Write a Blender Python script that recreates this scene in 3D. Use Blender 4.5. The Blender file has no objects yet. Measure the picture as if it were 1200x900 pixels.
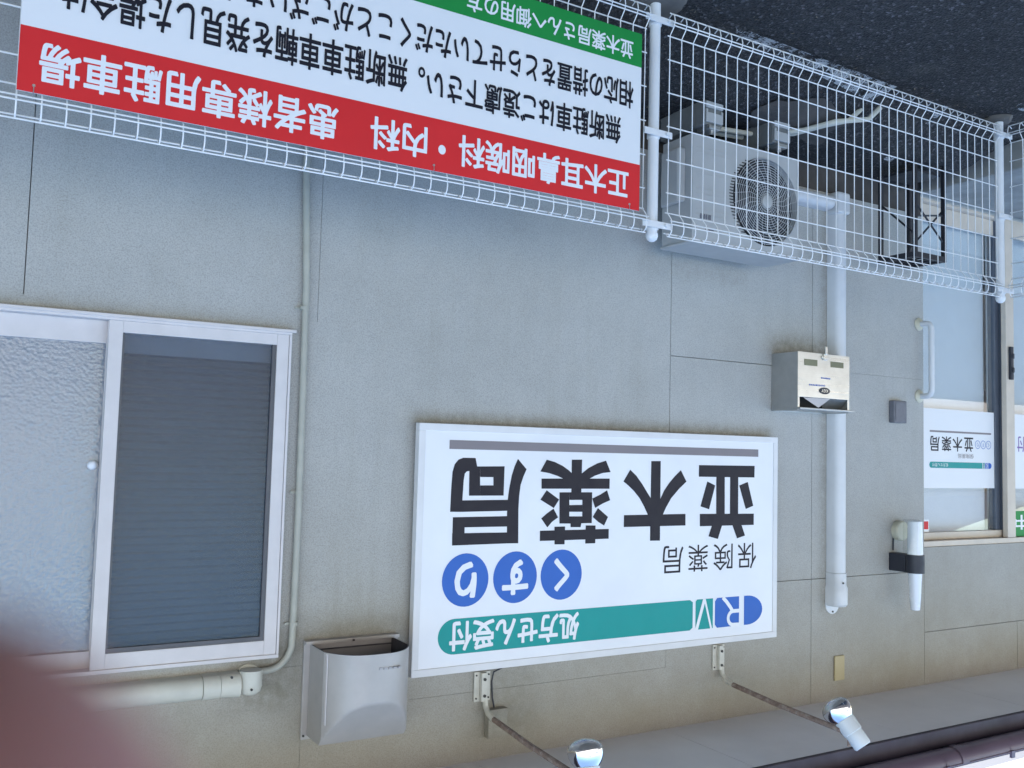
import bpy, bmesh, math, random
from mathutils import Vector, Matrix
random.seed(7)
PI = math.pi
H0 = 1.56                      # eye height above the asphalt; every z below is given relative to the eye and lifted by H0

# ------------------------------------------------------------------ camera, world, sun, exposure
sc = bpy.context.scene
cam_d = bpy.data.cameras.new('camera')
cam = bpy.data.objects.new('camera', cam_d)
sc.collection.objects.link(cam)
sc.camera = cam
cam_d.sensor_width = 36.0
cam_d.lens = 1090.0 / 1200.0 * 36.0
cam_d.clip_start = 0.001
cam_d.clip_end = 3000.0
yaw, pit, rol = math.radians(30.906), math.radians(-3.993), math.radians(1.525)
fw = Vector((-math.sin(yaw) * math.cos(pit), math.cos(yaw) * math.cos(pit), math.sin(pit)))
rt = fw.cross(Vector((0, 0, 1))).normalized()
up = rt.cross(fw)
R2 = rt * math.cos(rol) + up * math.sin(rol)
U2 = -rt * math.sin(rol) + up * math.cos(rol)
# the photographer held the phone upside down: the camera is rolled by half a turn
CR, CU = -R2, -U2
cam.matrix_world = Matrix((
    (CR.x, CU.x, -fw.x, 0), (CR.y, CU.y, -fw.y, 0), (CR.z, CU.z, -fw.z, H0), (0, 0, 0, 1)))
cam_d.dof.use_dof = True
cam_d.dof.focus_distance = 3.4
cam_d.dof.aperture_fstop = cam_d.lens / 1.9          # a 1.9 mm pupil, as in a phone

world = bpy.data.worlds.new('World')
sc.world = world
world.use_nodes = True
wn = world.node_tree
sky = wn.nodes.new('ShaderNodeTexSky')
sky.sky_type = 'NISHITA'
sky.sun_disc = False
SUN_EL, SUN_AZ = math.radians(38), math.radians(-32)
sky.sun_elevation = SUN_EL
sky.sun_rotation = SUN_AZ
sky.air_density = 1.0
sky.dust_density = 0.6
sky.ozone_density = 1.3
wn.links.new(sky.outputs[0], wn.nodes['Background'].inputs[0])
wn.nodes['Background'].inputs[1].default_value = 0.15
sun_d = bpy.data.lights.new('sun', 'SUN')
sun_d.energy = 4.0
sun_d.angle = math.radians(0.5)
sun_d.color = (1.0, 0.90, 0.78)
sun = bpy.data.objects.new('sun', sun_d)
sc.collection.objects.link(sun)
sd = Vector((math.sin(SUN_AZ) * math.cos(SUN_EL), math.cos(SUN_AZ) * math.cos(SUN_EL), math.sin(SUN_EL)))
sun.rotation_euler = sd.to_track_quat('Z', 'Y').to_euler()
sun.location = sd * 30
vs = sc.view_settings
vs.view_transform = 'Standard'
vs.look = 'None'
vs.gamma = 1.0
vs.exposure = 1.92

# ------------------------------------------------------------------ materials
def new_mat(name):
    m = bpy.data.materials.new(name)
    m.use_nodes = True
    return m, m.node_tree, m.node_tree.nodes['Principled BSDF']

def coords(nt, scale=1.0):
    g = nt.nodes.new('ShaderNodeNewGeometry')
    if scale == 1.0:
        return g.outputs['Position']
    v = nt.nodes.new('ShaderNodeVectorMath'); v.operation = 'SCALE'
    nt.links.new(g.outputs['Position'], v.inputs[0]); v.inputs['Scale'].default_value = scale
    return v.outputs[0]

def noise(nt, co, scale, detail=3, rough=0.5):
    n = nt.nodes.new('ShaderNodeTexNoise')
    n.inputs['Scale'].default_value = scale
    n.inputs['Detail'].default_value = detail
    n.inputs['Roughness'].default_value = rough
    nt.links.new(co, n.inputs['Vector'])
    return n.outputs['Fac']

def ramp(nt, fac, stops):
    r = nt.nodes.new('ShaderNodeValToRGB')
    els = r.color_ramp.elements
    while len(els) < len(stops): els.new(0.5)
    for e, (p, c) in zip(els, stops):
        e.position = p
        e.color = (c[0], c[1], c[2], 1) if not isinstance(c, (int, float)) else (c, c, c, 1)
    nt.links.new(fac, r.inputs[0])
    return r.outputs[0]

def mix(nt, fac, a, b, mode='MIX'):
    m = nt.nodes.new('ShaderNodeMix'); m.data_type = 'RGBA'; m.blend_type = mode
    for i, v in ((0, fac), (6, a), (7, b)):
        if isinstance(v, (int, float)): m.inputs[i].default_value = v
        elif isinstance(v, tuple): m.inputs[i].default_value = (v[0], v[1], v[2], 1)
        else: nt.links.new(v, m.inputs[i])
    return m.outputs[2]

def bump(nt, p, height, strength, dist):
    b = nt.nodes.new('ShaderNodeBump')
    b.inputs['Strength'].default_value = strength
    b.inputs['Distance'].default_value = dist
    nt.links.new(height, b.inputs['Height'])
    nt.links.new(b.outputs[0], p.inputs['Normal'])
    return b

def simple(name, col, rough=0.5, metal=0.0, var=0.12, vscale=9.0, bumpy=0.0, bscale=300.0, spec=0.5):
    m, nt, p = new_mat(name)
    co = coords(nt)
    n = noise(nt, co, vscale, 4, 0.6)
    c0 = tuple(c * (1 - var) for c in col); c1 = tuple(min(1, c * (1 + var * 0.6)) for c in col)
    nt.links.new(ramp(nt, n, [(0.3, c0), (0.7, c1)]), p.inputs['Base Color'])
    p.inputs['Metallic'].default_value = metal
    p.inputs['Specular IOR Level'].default_value = spec
    rr = ramp(nt, noise(nt, co, vscale * 3, 3), [(0.3, max(0.02, rough * 0.85)), (0.7, min(1, rough * 1.15))])
    nt.links.new(rr, p.inputs['Roughness'])
    if bumpy > 0:
        bump(nt, p, noise(nt, co, bscale, 2), bumpy, 0.001)
    return m

def wall_mat():
    m, nt, p = new_mat('sprayed_siding')
    co = coords(nt)
    fine = noise(nt, co, 240, 2, 0.6)
    fine2 = noise(nt, co, 95, 3, 0.6)
    big = noise(nt, co, 1.3, 5, 0.6)
    base = ramp(nt, big, [(0.25, (0.385, 0.378, 0.352)), (0.5, (0.415, 0.408, 0.383)), (0.75, (0.44, 0.434, 0.41))])
    spk = mix(nt, 1.0, ramp(nt, fine, [(0.32, 0.74), (0.5, 1.0), (0.68, 1.15)]), ramp(nt, noise(nt, co, 9, 6, 0.7), [(0.3, 0.94), (0.7, 1.04)]), 'MULTIPLY')
    c = mix(nt, 0.8, base, spk, 'MULTIPLY')
    # algae and run-off dirt: streaks that run down the wall, stronger in patches
    mp = nt.nodes.new('ShaderNodeMapping'); mp.inputs['Scale'].default_value = (14, 14, 0.9)
    nt.links.new(co, mp.inputs['Vector'])
    st = noise(nt, mp.outputs[0], 1.0, 4, 0.6)
    pt = noise(nt, co, 2.1, 4, 0.65)
    mul = nt.nodes.new('ShaderNodeMath'); mul.operation = 'MULTIPLY'
    nt.links.new(ramp(nt, st, [(0.45, 0.0), (0.80, 0.6)]), mul.inputs[0])
    nt.links.new(ramp(nt, pt, [(0.4, 0.0), (0.7, 0.75)]), mul.inputs[1])
    c = mix(nt, mul.outputs[0], c, (0.28, 0.265, 0.21))
    # uneven algae film, with shade under the eaves painted into the upper metre
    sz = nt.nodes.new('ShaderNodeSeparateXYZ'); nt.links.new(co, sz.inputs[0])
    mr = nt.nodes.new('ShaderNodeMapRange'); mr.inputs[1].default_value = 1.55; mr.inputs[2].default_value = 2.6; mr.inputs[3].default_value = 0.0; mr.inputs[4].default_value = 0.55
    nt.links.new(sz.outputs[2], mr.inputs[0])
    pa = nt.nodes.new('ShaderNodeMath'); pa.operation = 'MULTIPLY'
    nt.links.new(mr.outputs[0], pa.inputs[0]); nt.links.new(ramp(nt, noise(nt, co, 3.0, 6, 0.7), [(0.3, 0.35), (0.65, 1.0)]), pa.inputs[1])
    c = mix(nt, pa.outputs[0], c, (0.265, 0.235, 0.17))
    # drip marks, and contact shade of the fittings painted into the colour: (x0, x1, z0, z1, softness, amount)
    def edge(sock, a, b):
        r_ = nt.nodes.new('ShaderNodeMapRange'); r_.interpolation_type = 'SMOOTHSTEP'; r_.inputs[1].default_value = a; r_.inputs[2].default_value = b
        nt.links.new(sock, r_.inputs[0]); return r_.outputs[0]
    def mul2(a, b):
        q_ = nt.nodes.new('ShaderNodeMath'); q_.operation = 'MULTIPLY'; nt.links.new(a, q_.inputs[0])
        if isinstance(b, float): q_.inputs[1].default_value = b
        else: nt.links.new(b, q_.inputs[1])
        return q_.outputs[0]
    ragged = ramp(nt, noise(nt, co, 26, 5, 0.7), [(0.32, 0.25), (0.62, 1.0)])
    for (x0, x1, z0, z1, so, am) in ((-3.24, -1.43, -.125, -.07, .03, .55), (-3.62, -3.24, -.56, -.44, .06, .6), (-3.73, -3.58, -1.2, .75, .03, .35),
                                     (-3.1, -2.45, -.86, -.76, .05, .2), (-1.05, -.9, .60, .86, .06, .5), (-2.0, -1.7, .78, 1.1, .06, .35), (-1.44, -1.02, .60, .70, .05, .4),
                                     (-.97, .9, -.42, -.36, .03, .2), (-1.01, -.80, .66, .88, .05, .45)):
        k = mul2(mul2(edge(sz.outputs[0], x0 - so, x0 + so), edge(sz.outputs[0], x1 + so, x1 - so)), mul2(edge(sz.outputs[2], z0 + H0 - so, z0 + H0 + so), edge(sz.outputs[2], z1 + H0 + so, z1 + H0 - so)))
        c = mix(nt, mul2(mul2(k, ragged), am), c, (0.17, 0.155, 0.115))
    nt.links.new(c, p.inputs['Base Color'])
    p.inputs['Roughness'].default_value = 0.88
    p.inputs['Specular IOR Level'].default_value = 0.25
    ad = nt.nodes.new('ShaderNodeMath'); ad.operation = 'ADD'
    nt.links.new(fine, ad.inputs[0]); nt.links.new(fine2, ad.inputs[1])
    bump(nt, p, ad.outputs[0], 0.5, 0.0016)
    return m

def asphalt_mat():
    m, nt, p = new_mat('asphalt')
    co = coords(nt)
    agg = nt.nodes.new('ShaderNodeTexVoronoi'); agg.inputs['Scale'].default_value = 110
    nt.links.new(co, agg.inputs['Vector'])
    sep = nt.nodes.new('ShaderNodeSeparateColor'); nt.links.new(agg.outputs['Color'], sep.inputs[0])
    stone = ramp(nt, sep.outputs[0], [(0.0, 0.015), (0.55, 0.026), (0.9, 0.045), (1.0, 0.12)])
    big = noise(nt, co, 1.6, 5, 0.65)
    c = mix(nt, 1.0, stone, ramp(nt, big, [(0.3, 0.72), (0.7, 1.25)]), 'MULTIPLY')
    tint = mix(nt, 1.0, c, (1.0, 0.97, 1.02), 'MULTIPLY')
    tint = mix(nt, ramp(nt, noise(nt, co, 4.5, 6, 0.75), [(0.55, 0.0), (0.72, 0.55)]), tint, (0.085, 0.078, 0.068))
    # grit specks
    sp = noise(nt, co, 210, 2, 0.5)
    c2 = mix(nt, ramp(nt, sp, [(0.69, 0.0), (0.75, 1.0)]), tint, (0.17, 0.165, 0.16))
    nt.links.new(c2, p.inputs['Base Color'])
    p.inputs['Roughness'].default_value = 0.82
    p.inputs['Specular IOR Level'].default_value = 0.35
    bump(nt, p, agg.outputs['Distance'], 0.9, 0.006)
    return m

def line_mat():
    m, nt, p = new_mat('worn_line_paint')
    co = coords(nt)
    n = noise(nt, co, 16, 5, 0.7)
    n2 = noise(nt, co, 120, 2, 0.5)
    a = nt.nodes.new('ShaderNodeMath'); a.operation = 'ADD'
    nt.links.new(n, a.inputs[0]); nt.links.new(ramp(nt, n2, [(0.3, 0.0), (0.7, 0.25)]), a.inputs[1])
    f = ramp(nt, a.outputs[0], [(0.58, 0.0), (0.70, 0.9)])
    p.inputs['Base Color'].default_value = (0.42, 0.43, 0.44, 1)
    p.inputs['Roughness'].default_value = 0.85
    tr = nt.nodes.new('ShaderNodeBsdfTransparent')
    mx = nt.nodes.new('ShaderNodeMixShader')
    nt.links.new(f, mx.inputs[0]); nt.links.new(tr.outputs[0], mx.inputs[1]); nt.links.new(p.outputs[0], mx.inputs[2])
    nt.links.new(mx.outputs[0], nt.nodes['Material Output'].inputs[0])
    return m

def glass_mat(name, ior=1.75, tint=(0.93, 0.97, 0.96), rough=0.0):
    m, nt, p = new_mat(name)
    nt.nodes.remove(p)
    fr = nt.nodes.new('ShaderNodeFresnel'); fr.inputs['IOR'].default_value = ior
    gl = nt.nodes.new('ShaderNodeBsdfGlossy'); gl.inputs['Roughness'].default_value = rough
    tr = nt.nodes.new('ShaderNodeBsdfTransparent'); tr.inputs[0].default_value = (*tint, 1)
    mx = nt.nodes.new('ShaderNodeMixShader')
    ge = nt.nodes.new('ShaderNodeNewGeometry'); bf = nt.nodes.new('ShaderNodeMath'); bf.operation = 'SUBTRACT'; bf.inputs[0].default_value = 1.0
    nt.links.new(ge.outputs['Backfacing'], bf.inputs[1])
    ff = nt.nodes.new('ShaderNodeMath'); ff.operation = 'MULTIPLY'; nt.links.new(fr.outputs[0], ff.inputs[0]); nt.links.new(bf.outputs[0], ff.inputs[1])
    nt.links.new(ff.outputs[0], mx.inputs[0]); nt.links.new(tr.outputs[0], mx.inputs[1]); nt.links.new(gl.outputs[0], mx.inputs[2])
    nt.links.new(mx.outputs[0], nt.nodes['Material Output'].inputs[0])
    return m

def figured_glass(name, body, milk, strength, ior=1.6, rough=0.10):
    """rolled obscure glass: pebbled surface, partly see-through"""
    m, nt, p = new_mat(name)
    nt.nodes.remove(p)
    co = coords(nt)
    vo = nt.nodes.new('ShaderNodeTexVoronoi'); vo.feature = 'SMOOTH_F1'; vo.inputs['Scale'].default_value = 105; vo.inputs['Smoothness'].default_value = 0.6
    nt.links.new(co, vo.inputs['Vector'])
    a = nt.nodes.new('ShaderNodeMath'); a.operation = 'MULTIPLY_ADD'
    nt.links.new(vo.outputs['Distance'], a.inputs[0]); a.inputs[1].default_value = 1.3; nt.links.new(noise(nt, co, 60, 2, 0.5), a.inputs[2])
    b = nt.nodes.new('ShaderNodeBump'); b.inputs['Strength'].default_value = strength; b.inputs['Distance'].default_value = 0.004
    nt.links.new(a.outputs[0], b.inputs['Height'])
    fr = nt.nodes.new('ShaderNodeFresnel'); fr.inputs['IOR'].default_value = ior
    nt.links.new(b.outputs[0], fr.inputs['Normal'])
    gl = nt.nodes.new('ShaderNodeBsdfGlossy'); gl.inputs['Roughness'].default_value = rough
    nt.links.new(b.outputs[0], gl.inputs['Normal'])
    di = nt.nodes.new('ShaderNodeBsdfDiffuse'); di.inputs[0].default_value = (*body, 1)
    nt.links.new(b.outputs[0], di.inputs['Normal'])
    tr = nt.nodes.new('ShaderNodeBsdfTransparent'); tr.inputs[0].default_value = (0.8, 0.88, 0.95, 1)
    m1 = nt.nodes.new('ShaderNodeMixShader'); m1.inputs[0].default_value = milk
    nt.links.new(tr.outputs[0], m1.inputs[1]); nt.links.new(di.outputs[0], m1.inputs[2])
    mx = nt.nodes.new('ShaderNodeMixShader')
    ge = nt.nodes.new('ShaderNodeNewGeometry'); bf = nt.nodes.new('ShaderNodeMath'); bf.operation = 'SUBTRACT'; bf.inputs[0].default_value = 1.0
    nt.links.new(ge.outputs['Backfacing'], bf.inputs[1])
    ff = nt.nodes.new('ShaderNodeMath'); ff.operation = 'MULTIPLY'; nt.links.new(fr.outputs[0], ff.inputs[0]); nt.links.new(bf.outputs[0], ff.inputs[1])
    nt.links.new(ff.outputs[0], mx.inputs[0]); nt.links.new(m1.outputs[0], mx.inputs[1]); nt.links.new(gl.outputs[0], mx.inputs[2])
    nt.links.new(mx.outputs[0], nt.nodes['Material Output'].inputs[0])
    return m

def brushed(name, col, rough):
    m, nt, p = new_mat(name)
    co = coords(nt)
    mp = nt.nodes.new('ShaderNodeMapping'); mp.inputs['Scale'].default_value = (3, 3, 260)
    nt.links.new(co, mp.inputs['Vector'])
    n = noise(nt, mp.outputs[0], 1.0, 3, 0.6)
    big = noise(nt, co, 12, 4, 0.6)
    c = mix(nt, 1.0, ramp(nt, n, [(0.3, tuple(v * 0.93 for v in col)), (0.7, col)]), ramp(nt, big, [(0.3, 0.85), (0.7, 1.0)]), 'MULTIPLY')
    nt.links.new(c, p.inputs['Base Color'])
    p.inputs['Metallic'].default_value = 1.0
    nt.links.new(ramp(nt, n, [(0.3, rough * 0.8), (0.7, rough * 1.25)]), p.inputs['Roughness'])
    return m

def rusty(name):
    m, nt, p = new_mat(name)
    co = coords(nt)
    n = noise(nt, co, 38, 5, 0.7)
    c = ramp(nt, n, [(0.35, (0.17, 0.115, 0.09)), (0.55, (0.27, 0.20, 0.165)), (0.72, (0.42, 0.385, 0.34))])
    nt.links.new(c, p.inputs['Base Color'])
    p.inputs['Roughness'].default_value = 0.8
    bump(nt, p, n, 0.4, 0.002)
    return m

def skin_mat():
    m, nt, p = new_mat('skin')
    co = coords(nt)
    n = noise(nt, co, 180, 4, 0.6)
    nt.links.new(ramp(nt, n, [(0.3, (0.45, 0.205, 0.19)), (0.7, (0.53, 0.26, 0.23))]), p.inputs['Base Color'])
    p.inputs['Roughness'].default_value = 0.5
    p.inputs['Subsurface Weight'].default_value = 0.25
    p.inputs['Subsurface Radius'].default_value = (0.004, 0.0015, 0.0008)
    p.inputs['Subsurface Scale'].default_value = 1.0
    return m

M = {
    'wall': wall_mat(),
    'backing': simple('joint_sealant', (0.32, 0.31, 0.285), 0.9),
    'litter': simple('dry_leaf_crumbs', (0.20, 0.165, 0.12), 0.9, var=.5, vscale=30),
    'foundation': simple('foundation_mortar', (0.075, 0.066, 0.06), 0.9, var=0.35, vscale=7, bumpy=0.5, bscale=120),
    'asphalt': asphalt_mat(),
    'line': line_mat(),
    'concrete': simple('grey_concrete', (0.30, 0.30, 0.285), 0.9, var=0.25, vscale=6, bumpy=0.5, bscale=160),
    'concrete_dark': simple('dark_stained_concrete', (0.12, 0.11, 0.10), 0.9, var=0.4, vscale=5, bumpy=0.5, bscale=160),
    'concrete_block': simple('grey_block', (0.17, 0.175, 0.17), 0.8, var=.15, vscale=12),
    'soffit': simple('soffit_board_paint', (0.78, 0.765, 0.77), 0.75, var=0.06, vscale=3, bumpy=0.25, bscale=400),
    'fascia': simple('brown_fascia_paint', (0.042, 0.032, 0.050), 0.6, var=0.3, vscale=4),
    'gutter': simple('brown_vinyl_gutter', (0.115, 0.080, 0.11), 0.4, var=0.18, vscale=5),
    'roof': simple('grey_roofing', (0.12, 0.12, 0.13), 0.8, var=0.2),
    'alu': simple('pale_anodised_aluminium', (0.62, 0.585, 0.58), 0.5, metal=0.0, var=0.05, vscale=14),
    'alu_grey': simple('grey_gasket', (0.09, 0.09, 0.10), 0.5, var=0.1),
    'alu_dark': simple('dark_grey_door_stile', (0.11, 0.125, 0.155), 0.45, metal=0.2, var=0.1),
    'alu_beige': simple('beige_door_aluminium', (0.60, 0.52, 0.43), 0.45, var=0.08, vscale=10),
    'glass': glass_mat('clear_door_glass', 2.6, (0.94, 0.96, 0.97)),
    'glass_dark': figured_glass('obscure_glass_over_blind', (0.055, 0.085, 0.135), 0.22, 0.14, 1.5, .20),
    'glass_pale': figured_glass('obscure_glass_over_curtain', (0.29, 0.35, 0.42), 0.50, 0.19, 2.0, .22),
    'railgrey': simple('grey_inner_rail', (0.34, 0.32, 0.32), 0.6, var=.08),
    'blind': simple('dark_blind_slat', (0.15, 0.17, 0.205), 0.6, var=0.1),
    'screen': simple('pale_fill_blind', (0.82, 0.85, 0.86), 0.85, var=0.03),
    'apron_c': simple('pale_bounce_paving', (0.52, 0.48, 0.42), 0.9, var=0.15, vscale=0.8),
    'curtain': simple('pale_curtain', (0.34, 0.38, 0.44), 0.9, var=0.1, vscale=5),
    'interior': simple('white_interior', (0.74, 0.76, 0.74), 0.8, var=0.03),
    'int_floor': simple('pale_vinyl_floor', (0.48, 0.47, 0.43), 0.4, var=0.08),
    'wire': simple('white_vinyl_coated_wire', (0.82, 0.82, 0.82), 0.4, var=0.05),
    'post': simple('white_powder_coated_post', (0.72, 0.73, 0.74), 0.38, var=0.07, vscale=12),
    'board': simple('white_print_board', (0.76, 0.765, 0.775), 0.42, var=0.015, vscale=3),
    'red': simple('red_print', (0.66, 0.022, 0.026), 0.5, var=0.06, vscale=5, spec=.3),
    'green': simple('green_print', (0.012, 0.24, 0.050), 0.5, var=0.06, vscale=5, spec=.3),
    'ink': simple('near_black_print', (0.012, 0.012, 0.020), 0.5, var=0.05, spec=.25),
    'white_ink': simple('white_print', (0.78, 0.785, 0.80), 0.42, var=0.01),
    'signface': simple('sign_face_white', (0.77, 0.775, 0.80), 0.36, var=0.05, vscale=2.5),
    'signframe': simple('sign_frame_white', (0.69, 0.685, 0.69), 0.4, var=0.06, vscale=7),
    'blue': simple('blue_print', (0.030, 0.125, 0.47), 0.45, var=0.03, spec=.3),
    'teal': simple('teal_print', (0.005, 0.29, 0.27), 0.45, var=0.03, spec=.3),
    'darkink': simple('charcoal_print', (0.020, 0.016, 0.022), 0.5, var=0.03, spec=.25),
    'greyink': simple('warm_grey_print', (0.20, 0.175, 0.19), 0.4, var=0.03),
    'purpleink': simple('purple_print', (0.22, 0.12, 0.40), 0.45),
    'steel': brushed('brushed_stainless', (0.74, 0.735, 0.70), 0.33),
    'steel_dark': brushed('dull_stainless', (0.56, 0.56, 0.55), 0.45),
    'hood': simple('silver_grey_hood_enamel', (0.43, 0.41, 0.395), 0.5, metal=0.15, var=0.10, vscale=7),
    'embossed': simple('raised_grey_mark', (0.36, 0.35, 0.36), 0.5),
    'hood_in': simple('dark_hood_inside', (0.07, 0.07, 0.08), 0.6),
    'ac': simple('ivory_ac_enamel', (0.44, 0.44, 0.43), 0.45, var=0.07, vscale=6),
    'ac_dark': simple('black_ac_recess', (0.015, 0.016, 0.02), 0.6),
    'duct': simple('ivory_vinyl_duct', (0.62, 0.63, 0.64), 0.4, var=0.06, vscale=10),
    'duct_old': simple('cream_aged_duct', (0.55, 0.54, 0.47), 0.45, var=0.10, vscale=10),
    'conduit': simple('grey_green_conduit', (0.40, 0.395, 0.34), 0.5, var=0.12, vscale=14),
    'cream': simple('cream_plastic', (0.55, 0.52, 0.40), 0.5, var=0.06),
    'ivory': simple('ivory_bracket_paint', (0.58, 0.56, 0.49), 0.5, var=0.1, vscale=30),
    'beigeplate': simple('beige_cover_plate', (0.47, 0.40, 0.24), 0.55, var=0.05),
    'blackp': simple('black_plastic', (0.022, 0.024, 0.035), 0.5, var=0.1),
    'blackm': simple('black_steel_paint', (0.018, 0.018, 0.024), 0.5, var=0.1),
    'screw': simple('dark_screw', (0.06, 0.055, 0.05), 0.5, metal=0.6),
    'rust': rusty('rusting_lamp_arm'),
    'mirror': None,
    'socket': simple('pale_lamp_socket', (0.62, 0.65, 0.66), 0.35, var=0.05),
    'frost': simple('frosted_bulb_lens', (0.50, 0.50, 0.50), 0.22, metal=0.7, var=0.03),
    'greybox': simple('dark_grey_box', (0.15, 0.15, 0.17), 0.5, var=0.12, vscale=25),
    'hose': simple('pale_pipe_insulation', (0.58, 0.56, 0.48), 0.8, var=0.15),
    'tubewhite': simple('milky_lamp_tube', (0.74, 0.77, 0.82), 0.25, var=0.03),
    'tubeclear': glass_mat('clear_plastic_sleeve', 1.5, (0.93, 0.94, 0.93), 0.05),
    'siding': simple('cream_white_siding', (0.70, 0.68, 0.63), 0.7, var=0.05),
    'winblue': simple('far_window_glass', (0.05, 0.08, 0.12), 0.1),
    'skin': skin_mat(),
    'nail': simple('fingernail', (0.55, 0.33, 0.28), 0.3),
    'phone': simple('dark_phone_shell', (0.03, 0.03, 0.035), 0.3),
    'sleeve': simple('dark_sleeve_cloth', (0.05, 0.055, 0.07), 0.9),
    'lens_slot': simple('greenish_inspection_slot', (0.17, 0.17, 0.10), 0.3),
}
mm, nt, p = new_mat('mirrored_bulb_glass')
bump(nt, p, noise(nt, coords(nt), 60, 2), 0.04, 0.002)
p.inputs['Base Color'].default_value = (0.86, 0.88, 0.92, 1); p.inputs['Metallic'].default_value = 1.0; p.inputs['Roughness'].default_value = 0.09
M['mirror'] = mm

# ------------------------------------------------------------------ mesh helpers
COL = sc.collection
class MB:
    def __init__(s): s.v = []; s.f = []
    def add(s, vs_, fs_):
        o = len(s.v); s.v += [tuple(v) for v in vs_]; s.f += [tuple(i + o for i in f) for f in fs_]; return s
    def box(s, x0, x1, y0, y1, z0, z1):
        vs_ = [(x, y, z) for z in (z0, z1) for y in (y0, y1) for x in (x0, x1)]
        return s.add(vs_, [(0, 2, 3, 1), (4, 5, 7, 6), (0, 1, 5, 4), (2, 6, 7, 3), (0, 4, 6, 2), (1, 3, 7, 5)])
    def tube(s, pts, r, seg=10, caps=True, radii=None):
        pts = [Vector(q) for q in pts]; n = len(pts); rings = []
        prev = None
        for i, q in enumerate(pts):
            t = (pts[min(i + 1, n - 1)] - pts[max(i - 1, 0)]).normalized()
            if prev is None:
                a = Vector((0, 0, 1)) if abs(t.z) < 0.9 else Vector((1, 0, 0))
                nrm = t.cross(a).normalized()
            else:
                nrm = (prev - t * prev.dot(t)).normalized()
            prev = nrm; b = t.cross(nrm)
            rr = radii[i] if radii else r
            rings.append([q + (nrm * math.cos(2 * PI * k / seg) + b * math.sin(2 * PI * k / seg)) * rr for k in range(seg)])
        vs_ = [v for rg in rings for v in rg]; fs_ = []
        for i in range(n - 1):
            for k in range(seg):
                k2 = (k + 1) % seg
                fs_.append((i * seg + k, i * seg + k2, (i + 1) * seg + k2, (i + 1) * seg + k))
        if caps:
            fs_.append(tuple(range(seg - 1, -1, -1))); fs_.append(tuple((n - 1) * seg + k for k in range(seg)))
        return s.add(vs_, fs_)
    def lathe(s, prof, org, axis, seg=24, ref=None):
        """prof: (distance along axis, radius)"""
        org = Vector(org); ax = Vector(axis).normalized()
        a = Vector((0, 0, 1)) if abs(ax.z) < 0.9 else Vector((1, 0, 0))
        u = ax.cross(a).normalized(); w = ax.cross(u)
        vs_ = []; fs_ = []
        for d, r in prof:
            for k in range(seg):
                t = 2 * PI * k / seg
                vs_.append(org + ax * d + (u * math.cos(t) + w * math.sin(t)) * max(r, 1e-5))
        for i in range(len(prof) - 1):
            for k in range(seg):
                k2 = (k + 1) % seg
                fs_.append((i * seg + k, i * seg + k2, (i + 1) * seg + k2, (i + 1) * seg + k))
        fs_.append(tuple(range(seg - 1, -1, -1))); fs_.append(tuple((len(prof) - 1) * seg + k for k in range(seg)))
        return s.add(vs_, fs_)
    def prism(s, poly, y0, y1):
        """poly in x,z; extruded along y"""
        n = len(poly)
        vs_ = [(x, y0, z) for x, z in poly] + [(x, y1, z) for x, z in poly]
        fs_ = [tuple(range(n)), tuple(range(2 * n - 1, n - 1, -1))]
        fs_ += [(i, i + n, (i + 1) % n + n, (i + 1) % n) for i in range(n)]
        return s.add(vs_, fs_)
    def prism_z(s, poly, z0, z1):
        n = len(poly)
        vs_ = [(x, y, z0) for x, y in poly] + [(x, y, z1) for x, y in poly]
        fs_ = [tuple(range(n)), tuple(range(2 * n - 1, n - 1, -1))]
        fs_ += [(i, i + n, (i + 1) % n + n, (i + 1) % n) for i in range(n)]
        return s.add(vs_, fs_)
    def flat(s, poly, y):
        return s.add([(x, y, z) for x, z in poly], [tuple(range(len(poly)))])
    def mesh(s, name, mat, smooth=False):
        me = bpy.data.meshes.new(name)
        me.from_pydata(s.v, [], s.f); me.update()
        bm = bmesh.new(); bm.from_mesh(me)
        bmesh.ops.recalc_face_normals(bm, faces=bm.faces)
        bm.to_mesh(me); bm.free()
        if mat: me.materials.append(mat)
        if smooth:
            for f in me.polygons: f.use_smooth = True
        return me
    def build(s, name, mat, parent=None, smooth=False, bevel=0.0, lift=True):
        me = s.mesh(name, mat, smooth)
        return link(name, me, parent, bevel, smooth, lift)

def link(name, me, parent=None, bevel=0.0, smooth=False, lift=True):
    o = bpy.data.objects.new(name, me); COL.objects.link(o)
    if parent is not None:
        o.parent = parent
        w = world_loc(parent)
        o.location = Vector((0, 0, H0 if lift else 0)) - w
    else:
        o.location = (0, 0, H0 if lift else 0)
    if bevel > 0:
        b = o.modifiers.new('bevel', 'BEVEL'); b.width = bevel; b.segments = 2; b.limit_method = 'ANGLE'; b.angle_limit = math.radians(40)
        b.harden_normals = False
    if smooth:
        e = o.modifiers.new('split', 'EDGE_SPLIT'); e.split_angle = math.radians(38)
    return o

def world_loc(o):
    v = Vector((0, 0, 0))
    while o is not None:
        v = v + Vector(o.location); o = o.parent
    return v

def tag(o, label, cat=None, group=None, kind=None):
    if label: o['label'] = label
    if cat: o['category'] = cat
    if group: o['group'] = group
    if kind: o['kind'] = kind
    return o

def thing(name, label, cat, loc, group=None):
    """loc is relative to the eye height like all else"""
    o = bpy.data.objects.new(name, None); COL.objects.link(o)
    o.location = (loc[0], loc[1], loc[2] + H0); o.empty_display_size = 0.1
    return tag(o, label, cat, group)

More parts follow.
